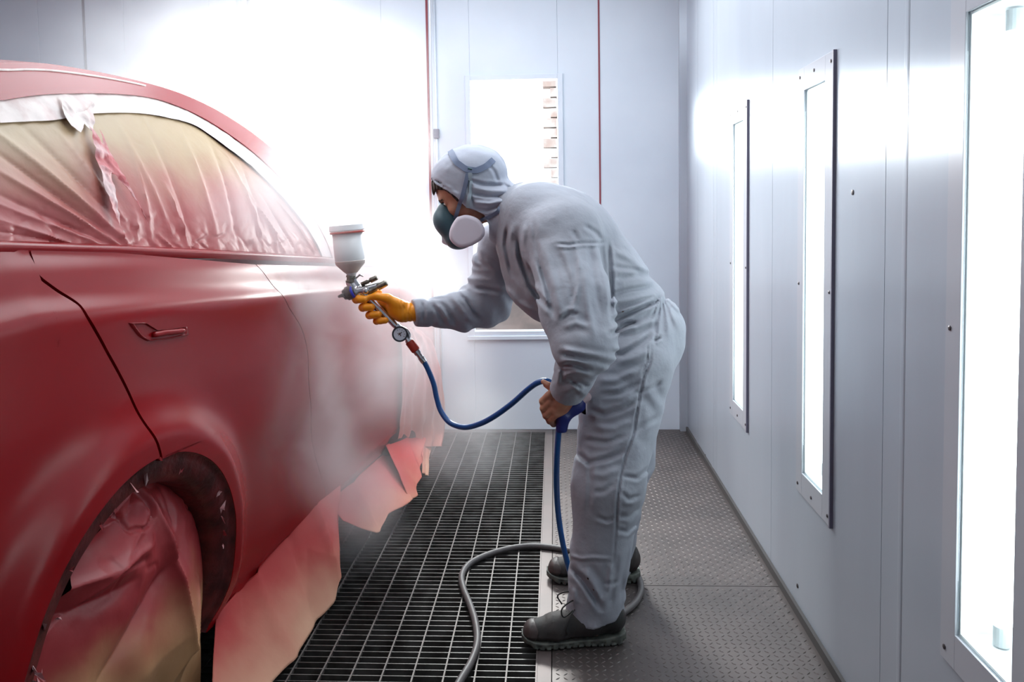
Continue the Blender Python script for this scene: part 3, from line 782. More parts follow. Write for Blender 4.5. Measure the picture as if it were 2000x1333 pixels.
# door handle: hollow with a pull bar
hs = [pix(x, y) for x, y in ((260, 634), (284, 633), (305, 646), (356, 640), (359, 654), (330, 660), (290, 664), (276, 656))]
hc = np.mean(hs, 0)
hp = resample(np.vstack([hs, hs[:1]]), 49)[:-1]
def ring(scale, dw):
    q = hc + (hp - hc)*scale; return cw(q[:, 0], q[:, 1], side(q[:, 0], q[:, 1]) + dw)
R_ = [ring(1.20, .0006), ring(1.11, .006), ring(1.0, .004), ring(.90, -.012), ring(.78, -.020), ring(.3, -.020)]
m = MB(); G = np.array([np.vstack([r, r[:1]]) for r in R_]); m.grid(G)
L = len(m.v); m.add([tuple(cw(hc[0], hc[1], float(side(hc[0], hc[1]))-.020))], [])
b0 = 5*49
for k in range(48): m.f.append((b0+k, b0+k+1, L))
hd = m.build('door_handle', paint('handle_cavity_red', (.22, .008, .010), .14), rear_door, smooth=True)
ha = [pix(x, y) for x, y in ((296, 655), (320, 650), (345, 648), (357, 646))]
ha = resample(np.array(ha), 16)
MB().tube(cw(ha[:, 0], ha[:, 1], side(ha[:, 0], ha[:, 1]) + .004), [.005]+[.0075]*14+[.005], 10).build('pull_bar', M_RED, hd, smooth=True)
# ------------------------------------------------------------------ smooth solids -> one continuous mesh
def s_cone(P, a, b, ra, rb, sy=1.0):
    a = np.asarray(a, float); b = np.asarray(b, float)
    if sy != 1.0:
        c = (a+b)/2; P = P.copy(); ys = a[1] + (b[1]-a[1])*0 
        # squash about the axis in y
        ab = b-a; t = np.clip(((P-a)@ab)/(ab@ab), 0, 1); yc = a[1] + t*ab[1]; P[:, 1] = yc + (P[:, 1]-yc)/sy
    ab = b-a; L2 = ab@ab; t = np.clip(((P-a)@ab)/L2, 0, 1)
    d = np.linalg.norm(P - (a + t[:, None]*ab), axis=1) - (ra + (rb-ra)*t)
    return d
def s_ell(P, c, r, R=None):
    q = (P - np.asarray(c)); 
    if R is not None: q = q @ R
    r = np.asarray(r, float); k0 = np.linalg.norm(q/r, axis=1); k1 = np.linalg.norm(q/(r*r), axis=1)
    return k0*(k0-1)/np.maximum(k1, 1e-6)
def s_box(P, c, h, R=None, rnd=0.0):
    q = P - np.asarray(c)
    if R is not None: q = q @ R
    q = np.abs(q) - (np.asarray(h) - rnd)
    return np.linalg.norm(np.maximum(q, 0), axis=1) + np.minimum(q.max(1), 0) - rnd
def smin(a, b, k):
    h = np.clip(.5 + .5*(b-a)/k, 0, 1); return b + (a-b)*h - k*h*(1-h)
def smax(a, b, k): return -smin(-a, -b, k)
def mesh_sdf(name, fn, lo, hi, h, material=None, parent=None, band=1.6):
    lo = np.asarray(lo, float); hi = np.asarray(hi, float); B = 4
    nc = np.ceil((hi-lo)/(B*h)).astype(int) + 1
    I = np.stack(np.meshgrid(*[np.arange(n) for n in nc], indexing='ij'), -1).reshape(-1, 3)
    cen = lo + (I + .5)*B*h
    d = np.concatenate([fn(cen[i:i+60000]) for i in range(0, len(cen), 60000)])
    I = I[np.abs(d) < B*h*band]
    o = np.stack(np.meshgrid(*[np.arange(B+1)]*3, indexing='ij'), -1)
    K = I[:, None, None, None]*B + o[None]
    pts = (lo + K*h).reshape(-1, 3)
    v = np.concatenate([fn(pts[i:i+80000]) for i in range(0, len(pts), 80000)]).reshape(len(I), B+1, B+1, B+1)
    neg = v < 0
    dims = nc*B + 2
    key = lambda k: (k[..., 0]*dims[1] + k[..., 1])*dims[2] + k[..., 2]
    acc = np.zeros((len(I), B, B, B, 3)); cnt = np.zeros((len(I), B, B, B))
    offs = [(x, y, z) for x in (0, 1) for y in (0, 1) for z in (0, 1)]
    S = lambda arr, c: arr[:, c[0]:c[0]+B, c[1]:c[1]+B, c[2]:c[2]+B]
    for c in offs:
        for ax in range(3):
            if c[ax]: continue
            e = list(c); e[ax] = 1
            va, vb = S(v, c), S(v, e); cr = (va < 0) != (vb < 0)
            t = np.where(cr, va/np.where(cr, va-vb, 1), 0)
            p = np.zeros(va.shape + (3,)); p[...] = np.array(c, float); p[..., ax] += t
            acc += np.where(cr[..., None], p, 0); cnt += cr
    has = cnt > 0
    cellk = K[:, :B, :B, :B]
    ck = key(cellk)[has]; pos = lo + (cellk[has] + acc[has]/cnt[has][:, None])*h
    uk, ui = np.unique(ck, return_index=True); V = pos[ui]
    faces = []
    strides = np.array([dims[1]*dims[2], dims[2], 1])
    for ax in range(3):
        a1, a2 = (ax+1) % 3, (ax+2) % 3
        e = [0, 0, 0]; e[ax] = 1
        va, vb = S(v, (0, 0, 0)), S(v, tuple(e)); cr = (va < 0) != (vb < 0)
        base = key(cellk)[cr]; flip = (va < 0)[cr]
        q = np.stack([base, base - strides[a1], base - strides[a1] - strides[a2], base - strides[a2]], 1)
        ix = np.searchsorted(uk, q); ixc = np.minimum(ix, len(uk)-1); ok = (uk[ixc] == q).all(1)
        q = ixc[ok]; fl = flip[ok]
        q[~fl] = q[~fl][:, ::-1]
        faces.append(q)
    Fq = np.concatenate(faces)
    Fq = np.unique(Fq, axis=0) if False else Fq
    # drop loose fragments is not needed; relax a little
    nb = np.zeros_like(V); nn = np.zeros(len(V))
    for a in range(4):
        b = (a+1) % 4
        np.add.at(nb, Fq[:, a], V[Fq[:, b]]); np.add.at(nn, Fq[:, a], 1); np.add.at(nb, Fq[:, b], V[Fq[:, a]]); np.add.at(nn, Fq[:, b], 1)
    m = nn > 0; V[m] = V[m]*.5 + .5*nb[m]/nn[m][:, None]
    me = bpy.data.meshes.new(name)
    me.vertices.add(len(V)); me.vertices.foreach_set('co', V.ravel())
    me.loops.add(len(Fq)*4); me.loops.foreach_set('vertex_index', Fq.ravel().astype(np.int32))
    me.polygons.add(len(Fq)); me.polygons.foreach_set('loop_start', np.arange(0, len(Fq)*4, 4, dtype=np.int32))
    me.update(calc_edges=True); me.validate()
    return link(name, me, material, parent, smooth=True)
def march(fn, px, py, t0=1.5, t1=4.5, eps=.0006):
    """first point of a solid along a pixel's ray, with its outward normal"""
    d = ray(px, py); d = d/np.linalg.norm(d); t = t0
    for _ in range(160):
        s = float(fn((CAMPOS + d*t)[None])[0])
        if s < eps: break
        t += max(s*.7, .0005)
        if t > t1: return None, None
    p = CAMPOS + d*t; e = .004
    q = np.array([p+[e, 0, 0], p-[e, 0, 0], p+[0, e, 0], p-[0, e, 0], p+[0, 0, e], p-[0, 0, e]]); f = fn(q)
    n = np.array([f[0]-f[1], f[2]-f[3], f[4]-f[5]]); n /= max(np.linalg.norm(n), 1e-9)
    return p, n
def px2m(r, Y): return r*Y/F
# ------------------------------------------------------------------ the painter
YN, YFAR = 2.68, 3.02       # near (left) and far (right) hip/leg depth
def A(x, y, Y): return at(x, y, Y)
M_SUIT = mat('grey_coverall_cloth', (.365, .385, .44), .78, spec=.25, bump=.55, bump_scale=38, bump_dist=.0045, var=((.33, .345, .39), 5, .35, .65))
M_SUIT2 = mat('grey_hood_cloth', (.45, .48, .56), .78, spec=.25, bump=.45, bump_scale=42, bump_dist=.003)
M_SKIN = mat('skin', (.50, .245, .155), .5, spec=.4, sss=.12, bump=.3, bump_scale=160, bump_dist=.0008, var=((.42, .17, .11), 30, .4, .65))
M_GLOVE = mat('orange_nitrile_glove', (.95, .34, .012), .38, spec=.5, bump=.35, bump_scale=70, bump_dist=.0015)
M_HAIR = mat('dark_brown_hair', (.045, .03, .022), .6, bump=.8, bump_scale=90, bump_dist=.004, stretch=(1, 1, .3))
M_MASK = mat('teal_mask_rubber', (.045, .10, .125), .45)
M_FILTER = mat('white_filter_pad', (.74, .68, .76), .6, bump=.1, bump_scale=200)
M_STRAP = mat('blue_grey_strap', (.16, .20, .30), .55, bump=.2, bump_scale=300)
M_STRAP2 = mat('pale_strap_webbing', (.36, .43, .48), .6)
M_SHOE = mat('dark_shoe_mesh', (.022, .023, .023), .7, bump=.5, bump_scale=420, bump_dist=.001, var=((.045, .037, .035), 9, .4, .65))
M_TOE = mat('toe_sheen_brown', (.055, .04, .038), .5)  # reddish-brown sheen of the toe, painted as a shell of its own
M_SOLE = mat('grey_green_sole', (.14, .15, .13), .6, var=((.08, .09, .08), 40, .4, .6))
M_LACE = mat('dark_laces', (.03, .03, .03), .7)

# limb axes -----------------------------------------------------------------
hipN, kneeN, ankN = A(1226, 715, 2.72), A(1188, 945, 2.62), A(1163, 1165, 2.62)
hipF, kneeF, ankF = A(1232, 700, 2.98), A(1212, 900, 3.02), A(1190, 1085, 3.05)
pel = A(1235, 655, 2.86); mid = A(1165, 560, 2.84); chest = A(1088, 480, 2.82); upper = A(1035, 425, 2.82); neckb = A(985, 405, 2.82)
shN, elN, wrN = A(1092, 470, 2.60), A(1140, 672, 2.40), A(1108, 765, 2.56)
shF, elF, wrF = A(985, 478, 3.02), A(952, 592, 3.08), A(812, 612, 2.97)

def wr(t, f, ph, a, sharp=2.0):
    """asymmetric cloth fold profile"""
    s = np.sin(t*f + ph); return a*(np.sign(s)*np.abs(s)**(1/1.0) - .35*np.abs(np.sin(t*f*.5+ph))**sharp)
def axis_t(P, a, b):
    ab = np.asarray(b)-np.asarray(a); L = np.linalg.norm(ab); return ((P-a)@(ab/L)), L
def folds_px(P, table):
    """folds drawn over the side of the figure: ridges (+) and furrows (-) along polylines in the side view"""
    q = proj(P); out = np.zeros(len(P))
    for pts, wd, ht in table:
        pts = np.array(pts, float); best = np.full(len(P), 1e9); bt = np.zeros(len(P)); n = len(pts)-1
        bb = (q[:, 0] > pts[:, 0].min()-wd*5) & (q[:, 0] < pts[:, 0].max()+wd*5) & (q[:, 1] > pts[:, 1].min()-wd*5) & (q[:, 1] < pts[:, 1].max()+wd*5)
        if not bb.any(): continue
        qq = q[bb]; be = np.full(len(qq), 1e9); te = np.zeros(len(qq)); sg = np.zeros(len(qq))
        for i in range(n):
            a, b = pts[i], pts[i+1]; ab = b-a; L2 = ab@ab; t = np.clip(((qq-a)@ab)/L2, 0, 1)
            e = qq - (a + t[:, None]*ab); dd = np.linalg.norm(e, axis=1); c = (qq[:, 0]-a[0])*ab[1] - (qq[:, 1]-a[1])*ab[0]
            m = dd < be; be[m] = dd[m]; te[m] = (i+t[m])/n; sg[m] = np.sign(c[m])
        env = np.clip(np.minimum(te, 1-te)*5 + .15, 0, 1)
        out[bb] += ht*env*(np.exp(-(be/wd)**2) - .45*np.exp(-((be-1.9*wd)/(1.1*wd))**2)*1.0)
    return out
# (side-view fold lines traced on the coverall) width px, height m; negative = crease
FOLDS = [
 # waist and hip creases
 ([(1196, 628), (1230, 612), (1262, 597), (1286, 588)], 4, -.012), ([(1192, 655), (1225, 634), (1245, 630)], 4, -.012), ([(1205, 610), (1240, 600), (1280, 585)], 4, .006),
 ([(1200, 648), (1240, 640), (1285, 622)], 6, .008), ([(1192, 575), (1230, 566), (1275, 560)], 4, -.007), ([(1190, 592), (1235, 585), (1290, 572)], 5, .006), ([(1200, 545), (1240, 538), (1285, 540)], 5, -.005),
 ([(1195, 690), (1215, 692), (1250, 672), (1272, 655)], 5, -.009), ([(1200, 712), (1240, 700), (1270, 685)], 6, .006), ([(1175, 772), (1210, 768), (1250, 748)], 5, -.007), ([(1170, 745), (1205, 742), (1250, 720)], 6, .006),
 ([(1150, 800), (1180, 810), (1215, 800), (1248, 780)], 5, -.007), ([(1160, 835), (1200, 838), (1240, 820)], 6, .006), ([(1140, 860), (1185, 865), (1225, 850)], 5, -.007), ([(1235, 770), (1270, 760), (1295, 745)], 4, -.004), ([(1228, 850), (1260, 830), (1285, 815)], 5, -.004),
 # side seam of the trousers
 ([(1282, 625), (1281, 655), (1277, 668)], 3, -.005), ([(1277, 668), (1290, 658)], 3, -.010), ([(1272, 672), (1270, 708), (1258, 735), (1250, 770), (1243, 810), (1237, 850), (1222, 890), (1212, 930), (1205, 980), (1203, 1030), (1198, 1095)], 2.2, -.0065),
 ([(1265, 672), (1264, 706), (1252, 736)], 2, -.004),
 # leg creases
 ([(1125, 885), (1150, 905), (1190, 895), (1222, 880)], 5, -.008), ([(1150, 925), (1180, 930), (1210, 915)], 6, .004), ([(1158, 962), (1180, 960), (1200, 944)], 5, -.004),
 ([(1212, 962), (1228, 976), (1250, 968)], 4, -.0035), ([(1206, 1008), (1226, 1010), (1250, 990)], 5, -.004), ([(1214, 985), (1240, 984)], 4, .002), ([(1205, 1035), (1225, 1040), (1248, 1020)], 4, -.005), ([(1215, 930), (1245, 935), (1268, 915)], 4, -.005),
 ([(1165, 1010), (1185, 1018), (1203, 1012)], 4, -.005), ([(1152, 890), (1153, 940), (1150, 1000)], 5, -.004),
 ([(1112, 1085), (1135, 1092), (1160, 1090), (1198, 1093)], 3.5, .004), ([(1118, 1112), (1138, 1135), (1158, 1165), (1173, 1190)], 5, -.014), ([(1140, 1110), (1160, 1140), (1175, 1170)], 7, .008), ([(1195, 1100), (1190, 1140), (1180, 1185)], 5, .006), ([(1178, 1140), (1195, 1142), (1205, 1135)], 4, -.004),
 ([(1120, 1150), (1125, 1180)], 5, .006), ([(1228, 1070), (1215, 1130), (1212, 1180)], 5, -.004),
 # near sleeve drapes
 ([(1052, 510), (1068, 560), (1082, 620)], 4.5, -.008), ([(1062, 480), (1085, 560), (1098, 620)], 8, .007), ([(1085, 480), (1110, 545), (1122, 600)], 6, -.005), ([(1122, 470), (1140, 540), (1150, 610), (1160, 660)], 7, .006), ([(1150, 480), (1160, 540), (1175, 620)], 5, -.005),
 ([(1160, 470), (1180, 540), (1188, 600)], 5, .004), ([(1095, 625), (1112, 612), (1130, 612)], 4, -.008), ([(1100, 640), (1125, 630), (1150, 640)], 6, .006), ([(1130, 500), (1130, 560), (1118, 610)], 4, .004),
 ([(1042, 430), (1045, 470), (1056, 520)], 4, -.003), ([(1025, 440), (1022, 470), (1030, 520)], 5, .003), ([(1012, 450), (1014, 500), (1035, 560), (1060, 590)], 3.5, -.005), ([(992, 440), (987, 480), (1000, 540)], 3.5, -.005), ([(1000, 440), (998, 470), (1015, 530), (1040, 580)], 5, .004),
 # seam across the upper back
 ([(1085, 476), (1110, 478), (1140, 474), (1182, 474)], 2.5, -.0035), ([(1085, 482), (1110, 484), (1140, 480), (1182, 480)], 2.5, .003), ([(1140, 440), (1165, 455), (1175, 470)], 4, -.004), ([(1120, 450), (1128, 470)], 4, -.004),
 ([(1188, 470), (1194, 550), (1193, 620)], 3.5, -.007), ([(1200, 490), (1230, 505), (1262, 530)], 6, .004), ([(1195, 520), (1225, 525), (1270, 535)], 4, -.004),
 # lower near sleeve
 ([(1096, 715), (1120, 712), (1150, 722)], 4, -.008), ([(1095, 735), (1125, 728), (1160, 735)], 5, .007), ([(1098, 750), (1125, 745), (1150, 755)], 4, -.008), ([(1105, 700), (1140, 705), (1180, 708)], 5, .008), ([(1102, 765), (1125, 760), (1142, 770)], 5, .006), ([(1092, 722), (1090, 750)], 4, .006), ([(1110, 740), (1135, 760)], 3, -.006),
 ([(1096, 692), (1130, 700), (1192, 712)], 5, -.010), ([(1098, 682), (1130, 688), (1190, 698)], 5, .004),
 # far sleeve
 ([(893, 570), (912, 590), (925, 610), (938, 625)], 3.5, -.012), ([(880, 575), (898, 600), (915, 622), (930, 632)], 5, .008), ([(825, 590), (828, 610), (826, 628)], 3, -.008), ([(845, 595), (858, 615), (868, 635)], 4, -.006), ([(862, 590), (880, 615), (895, 640)], 4, -.006), ([(852, 592), (868, 615), (880, 638)], 4, .005),
 ([(893, 552), (910, 550), (925, 562)], 4, -.008), ([(925, 562), (960, 568), (985, 572)], 4, -.012), ([(900, 540), (930, 545), (965, 550)], 6, .006), ([(912, 510), (925, 520), (945, 525)], 4, -.006), ([(928, 480), (935, 510), (960, 530)], 4, -.007), ([(830, 585), (850, 583), (870, 583)], 3, -.004),
 # belly
 ([(985, 560), (1010, 590), (1050, 615)], 6, .006), ([(1035, 560), (1060, 590), (1080, 610)], 5, -.006)]
def suit_fn(P):
    # torso
    d = s_ell(P, A(1092, 478, 2.83), (.205, .215, .185), rotT)
    d = smin(d, s_cone(P, A(1045, 455, 2.83), A(1100, 490, 2.83), .128, .165, 1.25), .06)
    d = smin(d, s_cone(P, chest, mid, .175, .172, 1.12), .07)
    d = smin(d, s_cone(P, mid, pel, .165, .155, 1.12), .06)
    d = smin(d, s_ell(P, A(1060, 560, 2.84), (.135, .19, .105), rotT), .06)             # belly
    d = smin(d, s_ell(P, A(1262, 655, 2.86), (.135, .185, .155)), .05)        # seat
    d = smin(d, s_cone(P, neckb, upper, .075, .120, 1.2), .04)
    d = smin(d, s_cone(P, A(1032, 408, 2.70), A(1040, 415, 2.97), .074, .078), .06)
    # waist elastic
    tt, L = axis_t(P, mid, pel)
    d = d + .012*np.exp(-((tt - L*.80)/.02)**2) - .006*np.exp(-((tt - L*.62)/.03)**2)
    # gathers under the elastic at the back
    q = proj(P)
    gb = np.exp(-((q[:, 0]-1300)/38)**2)*np.exp(-((q[:, 1]-622)/42)**2)
    ang = np.arctan2(q[:, 1]-575, q[:, 0]-1290)
    d = d + gb*.0045*np.sin(ang*26 + P[:, 1]*40)
    gw_ = np.exp(-((q[:, 0]-1296)/26)**2)*np.exp(-((q[:, 1]-588)/18)**2)
    d = d + gw_*.004*np.sin((q[:, 0]*.55+q[:, 1]*.3)*.75)
    # near leg
    lg = s_cone(P, hipN, kneeN, .150, .112, 1.0)
    lg = smin(lg, s_cone(P, kneeN, ankN, .110, .090, 1.0), .05)
    lg = smin(lg, s_cone(P, ankN, A(1160, 1196, 2.62), .088, .092), .02)
    lg = np.maximum(lg, -((P - A(1160, 1203, 2.62)) @ np.array([-.13, 0, 1.0])/1.008))     # hem
    fl = s_cone(P, hipF, kneeF, .150, .115)
    fl = smin(fl, s_cone(P, kneeF, ankF, .108, .088), .05)
    fl = smin(fl, s_cone(P, ankF, A(1185, 1118, 3.05), .086, .086), .02)
    fl = np.maximum(fl, -((P - A(1185, 1122, 3.05)) @ np.array([-.13, 0, 1.0])/1.008))
    # horizontal wrinkling of the legs
    nz = vnoise(P*np.array([5, 5, 5]), 3)
    w1 = np.sin(P[:, 2]*46 + P[:, 0]*34 + nz*5.5 + 2*vnoise(P*12, 17))
    env = np.clip(.35 + .8*vnoise(P*6.0, 11), 0, 1)
    lg = lg + .0032*w1*env; fl = fl + .004*w1*env
    d = smin(d, lg, .045); d = smin(d, fl, .04)
    # near arm: wide sleeve
    ar = s_cone(P, shN, A(1125, 590, 2.47), .112, .102)
    ar = smin(ar, s_cone(P, A(1125, 590, 2.47), elN, .100, .098), .05)
    ar = smin(ar, s_cone(P, A(1100, 455, 2.64), A(1075, 440, 2.72), .112, .11), .06)
    fo = s_cone(P, A(1140, 690, 2.44), wrN, .078, .058)
    ar = smin(ar, s_cone(P, A(1120, 620, 2.44), A(1148, 670, 2.42), .088, .078), .03)
    ar = smin(ar, s_ell(P, A(1165, 682, 2.43), (.046, .05, .034)), .03)
    ar2 = smin(ar, fo, .010)
    kz = .020 + .050*np.clip((P[:, 2] - A(1092, 560, 2.6)[2])/.16, 0, 1)
    d = smin(d, ar2, kz)
    # far arm
    fa = s_cone(P, shF, elF, .098, .085)
    fa = smin(fa, s_cone(P, elF, A(905, 607, 3.03), .080, .072), .045)
    fa = smin(fa, s_cone(P, A(905, 607, 3.03), wrF, .072, .052), .03)
    tt, L = axis_t(P, wrF, elF)
    fa = fa + np.clip(1-np.abs(tt-.05)/.012, 0, 1)*.005 + .0035*np.sin(tt*75 + P[:, 2]*30 + 2.5*vnoise(P*9, 5))*np.clip((tt-.06)*8, 0, 1)
    e0 = wrF + (wrF-elF)/np.linalg.norm(wrF-elF)*.008
    fa = np.maximum(fa, (P-e0) @ ((wrF-elF)/np.linalg.norm(wrF-elF)))
    d = smin(d, fa, .035)
    # wrist end of the near sleeve
    e1 = wrN; ax = (wrN-elN)/np.linalg.norm(wrN-elN)
    near = np.linalg.norm(P-wrN, axis=1) < .11
    cut = (P-e1) @ ax
    d = np.where(near & (P[:, 0] < wrN[0]+.06), np.maximum(d, np.where(np.linalg.norm(P-(wrN+ax*.05), axis=1) < .085, cut, -1)), d)
    # general cloth unevenness
    d = d + .0035*vnoise(P*11, 7) + .0016*vnoise(P*26, 8)
    d = d - folds_px(P, FOLDS)*np.clip((3.15-P[:, 1])*4, 0, 1)*1.25
    return d*.8
_ax = (np.array(mid) - np.array(upper)); _ax /= np.linalg.norm(_ax)
_yy = np.array([0, 1.0, 0]); _yy -= _yy @ _ax*_ax; _yy /= np.linalg.norm(_yy); rotT = np.stack([_ax, _yy, np.cross(_ax, _yy)], 1)

# head ---------------------------------------------------------------------
YH = 2.82
hc_ = A(912, 372, YH)
fwd = np.array([-.83, 0, -.56]); fwd /= np.linalg.norm(fwd); hup = np.array([-.56, 0, .83]); hup /= np.linalg.norm(hup); hside = np.array([0, -1.0, 0])
RH = np.stack([fwd, hside, hup], 1)
def Hd(f, s, u): return hc_ + fwd*f + hside*s + hup*u
def head_fn(P):
    d = s_ell(P, Hd(-.005, 0, .025), (.102, .076, .100), RH)                      # skull
    d = smin(d, s_ell(P, Hd(.035, 0, -.050), (.062, .056, .075), RH), .03)         # face
    d = smin(d, s_ell(P, Hd(.062, 0, -.098), (.028, .032, .022), RH), .025)        # chin
    d = smin(d, s_cone(P, Hd(.088, 0, .002), Hd(.112, 0, -.036), .009, .015), .012)  # nose
    d = smin(d, s_ell(P, Hd(.086, 0, .022), (.014, .044, .011), RH), .012)         # brow
    for s in (-1, 1):
        d = smax(d, -s_ell(P, Hd(.096, s*.031, .002), (.017, .018, .012), RH), .010)  # eye sockets
        d = smin(d, s_ell(P, Hd(.076, s*.031, .001), (.0135, .0145, .0125), RH), .002)
        d = smin(d, s_ell(P, Hd(.066, s*.040, -.030), (.020, .018, .018), RH), .016) # cheeks
        d = smin(d, s_ell(P, Hd(-.012, s*.076, -.012), (.020, .010, .032), RH), .006) # ears
    d = smin(d, s_ell(P, Hd(.090, 0, -.066), (.012, .024, .007), RH), .006)        # lips
    d = smax(d, -s_ell(P, Hd(.103, 0, -.0665), (.010, .022, .0018), RH), .003)
    d = smin(d, s_cone(P, Hd(-.03, 0, -.06), A(1000, 420, YH), .058, .062), .03)     # neck
    return d
def fing(P, pts, r0, r1, k=.004):
    d = None; n = len(pts)-1
    for i in range(n):
        e = s_cone(P, pts[i], pts[i+1], r0+(r1-r0)*i/n, r0+(r1-r0)*(i+1)/n)
        d = e if d is None else smin(d, e, k)
    return d
# left (near) bare hand: closed fist round the hose, forefinger and thumb forward on top
YL = 2.57
def lhand_fn(P):
    d = fing(P, [A(1118, 760, YL), A(1102, 782, YL)], .030, .030)
    d = smin(d, s_ell(P, A(1090, 792, YL), (.036, .024, .040)), .018)
    # knuckles and closed fingers, tips tucked behind
    ks = [((1072, 772), (1060, 784), (1063, 800)), ((1074, 786), (1061, 798), (1066, 813)), ((1079, 800), (1067, 811), (1073, 823)), ((1086, 811), (1076, 820), (1081, 829))]
    for i, (a, b, c) in enumerate(ks):
        yo = 0
        d = smin(d, fing(P, [A(*a, YL-.012), A(*b, YL+.0), A(*c, YL+.03), A(c[0]+14, c[1]-2, YL+.045), A(c[0]+22, c[1]-8, YL+.035)], .0125-.0006*i, .0085), .0045)
    # forefinger reaching along the hose, thumb beneath
    d = smin(d, fing(P, [A(1083, 768, YL-.006), A(1072, 753, YL), A(1061, 746, YL+.01)], .0115, .0078), .006)
    d = smin(d, fing(P, [A(1090, 770, YL+.02), A(1078, 760, YL+.032), A(1066, 752, YL+.030)], .0125, .009), .006)
    # tendon ridges on the back of the hand
    for (a, b) in (((1104, 778), (1076, 778)), ((1104, 786), (1078, 792)), ((1104, 792), (1082, 806))):
        d = smin(d, s_cone(P, A(*a, YL-.018), A(*b, YL-.016), .004, .006), .006)
    return d
# right (far) hand round the spray gun handle
YG = 2.95
hA, hB = np.array([704, 572.]), np.array([776, 646.]); hdir = (hB-hA)/np.linalg.norm(hB-hA); hper = np.array([-hdir[1], hdir[0]])   # hper points down-left
def G(t, s, dy=0.0):
    q = hA + hdir*t + hper*s; return A(q[0], q[1], YG+dy)
def rhand_fn(P):
    d = fing(P, [A(818, 612, YG+.02), A(790, 610, YG+.012)], .030, .035)
    d = smin(d, s_ell(P, A(780, 606, YG+.010), (.046, .030, .038)), .015)
    d = smin(d, s_ell(P, A(758, 590, YG+.022), (.034, .022, .026)), .02)
    # fingers: round the front of the handle, tips back on the near side
    T = [(4, 15, .0165, 6), (24, 17, .0165, 2), (44, 18, .0160, 0), (62, 16, .0145, 0)]
    for i, (t, s, r, back) in enumerate(T):
        pts = [G(t+20, -24, .030), G(t+7, -4, .034), G(t+1, s-4, .024), G(t, s, .002), G(t+4, s-5, -.018), G(t+11, s-13+back*.3, -.022)]
        d = smin(d, fing(P, pts, r, r-.003, .006), .0035)
    # thumb over the near side, along the top
    d = smin(d, fing(P, [A(783, 596, YG-.012), A(757, 583, YG-.020), A(735, 579, YG-.022), A(722, 581, YG-.018)], .019, .0105, .008), .010)
    # web between thumb and palm
    d = smin(d, fing(P, [A(772, 600, YG-.006), A(786, 614, YG-.004)], .022, .024), .02)
    # wrinkles at the wrist
    tt = P[:, 0]; d = d + .0012*np.sin(tt*420 + vnoise(P*40, 2)*2)*np.clip((P[:, 0]-A(775, 600, YG)[0])*25, 0, 1)
    return d
def body_hidden(P):
    d = s_cone(P, chest, mid, .135, .125, 1.2); d = smin(d, s_cone(P, mid, pel, .125, .13, 1.2), .05)
    d = smin(d, s_cone(P, A(1000, 420, YH), upper, .055, .09, 1.1), .04)
    for h, k, a in ((hipN, kneeN, ankN), (hipF, kneeF, ankF)):
        d = smin(d, s_cone(P, h, k, .088, .058), .03); d = smin(d, s_cone(P, k, a, .056, .040), .02)
    d = smin(d, s_cone(P, ankN, A(1155, 1232, 2.60), .040, .030), .02)
    d = smin(d, s_cone(P, ankF, A(1188, 1124, 3.05), .040, .030), .02)
    for s, e, w, rr in ((shN, elN, A(1110, 768, 2.57), (.056, .042, .028)), (shF, elF, A(812, 612, 2.97), (.056, .042, .028))):
        d = smin(d, s_cone(P, s, e, rr[0], rr[1]), .03); d = smin(d, s_cone(P, e, w, rr[1], rr[2]), .02)
    return d
def bbox(*pts, pad=.12):
    p = np.array(pts); return p.min(0)-pad, p.max(0)+pad

def body_fn(P):
    d = body_hidden(P)
    d = smin(d, head_fn(P), .015)
    return d
# one skin body; hands and head get a finer grid
me_parts = []
def part_mesh(fn, lo, hi, h):
    o = mesh_sdf('tmp', fn, lo, hi, h); me = o.data; bpy.data.objects.remove(o); return me
lo, hi = bbox(ankN, ankF, hipN, chest, elN, A(840, 300, 2.82), A(1168, 1232, 2.60), A(800, 600, 2.97))
m_body = part_mesh(body_hidden, lo, hi, .012)
lo, hi = bbox(A(845, 330, YH), A(1000, 440, YH), pad=.13)
m_head = part_mesh(head_fn, lo, hi, .0030)
lo, hi = bbox(A(1060, 740, YL), A(1120, 830, YL), pad=.06)
m_lh = part_mesh(lhand_fn, lo, hi, .0024)
bm = bmesh.new()
for me in (m_body, m_head, m_lh): bm.from_mesh(me)
pme = bpy.data.meshes.new('person'); bm.to_mesh(pme); bm.free()
person = link('person', pme, M_SKIN, None, smooth=True)
tag(person, 'person in grey hooded coverall bent forward, aiming a spray gun, blue hose in other hand', 'person')

# coverall
lo, hi = bbox(ankN, ankF, hipN, chest, elN, A(830, 612, 2.97), A(1330, 700, 2.86), A(1100, 1200, 2.6), pad=.24)
coverall = mesh_sdf('coverall', suit_fn, lo, hi, .0045, M_SUIT, person)
coverall['label'] = 'wrinkled grey coverall'

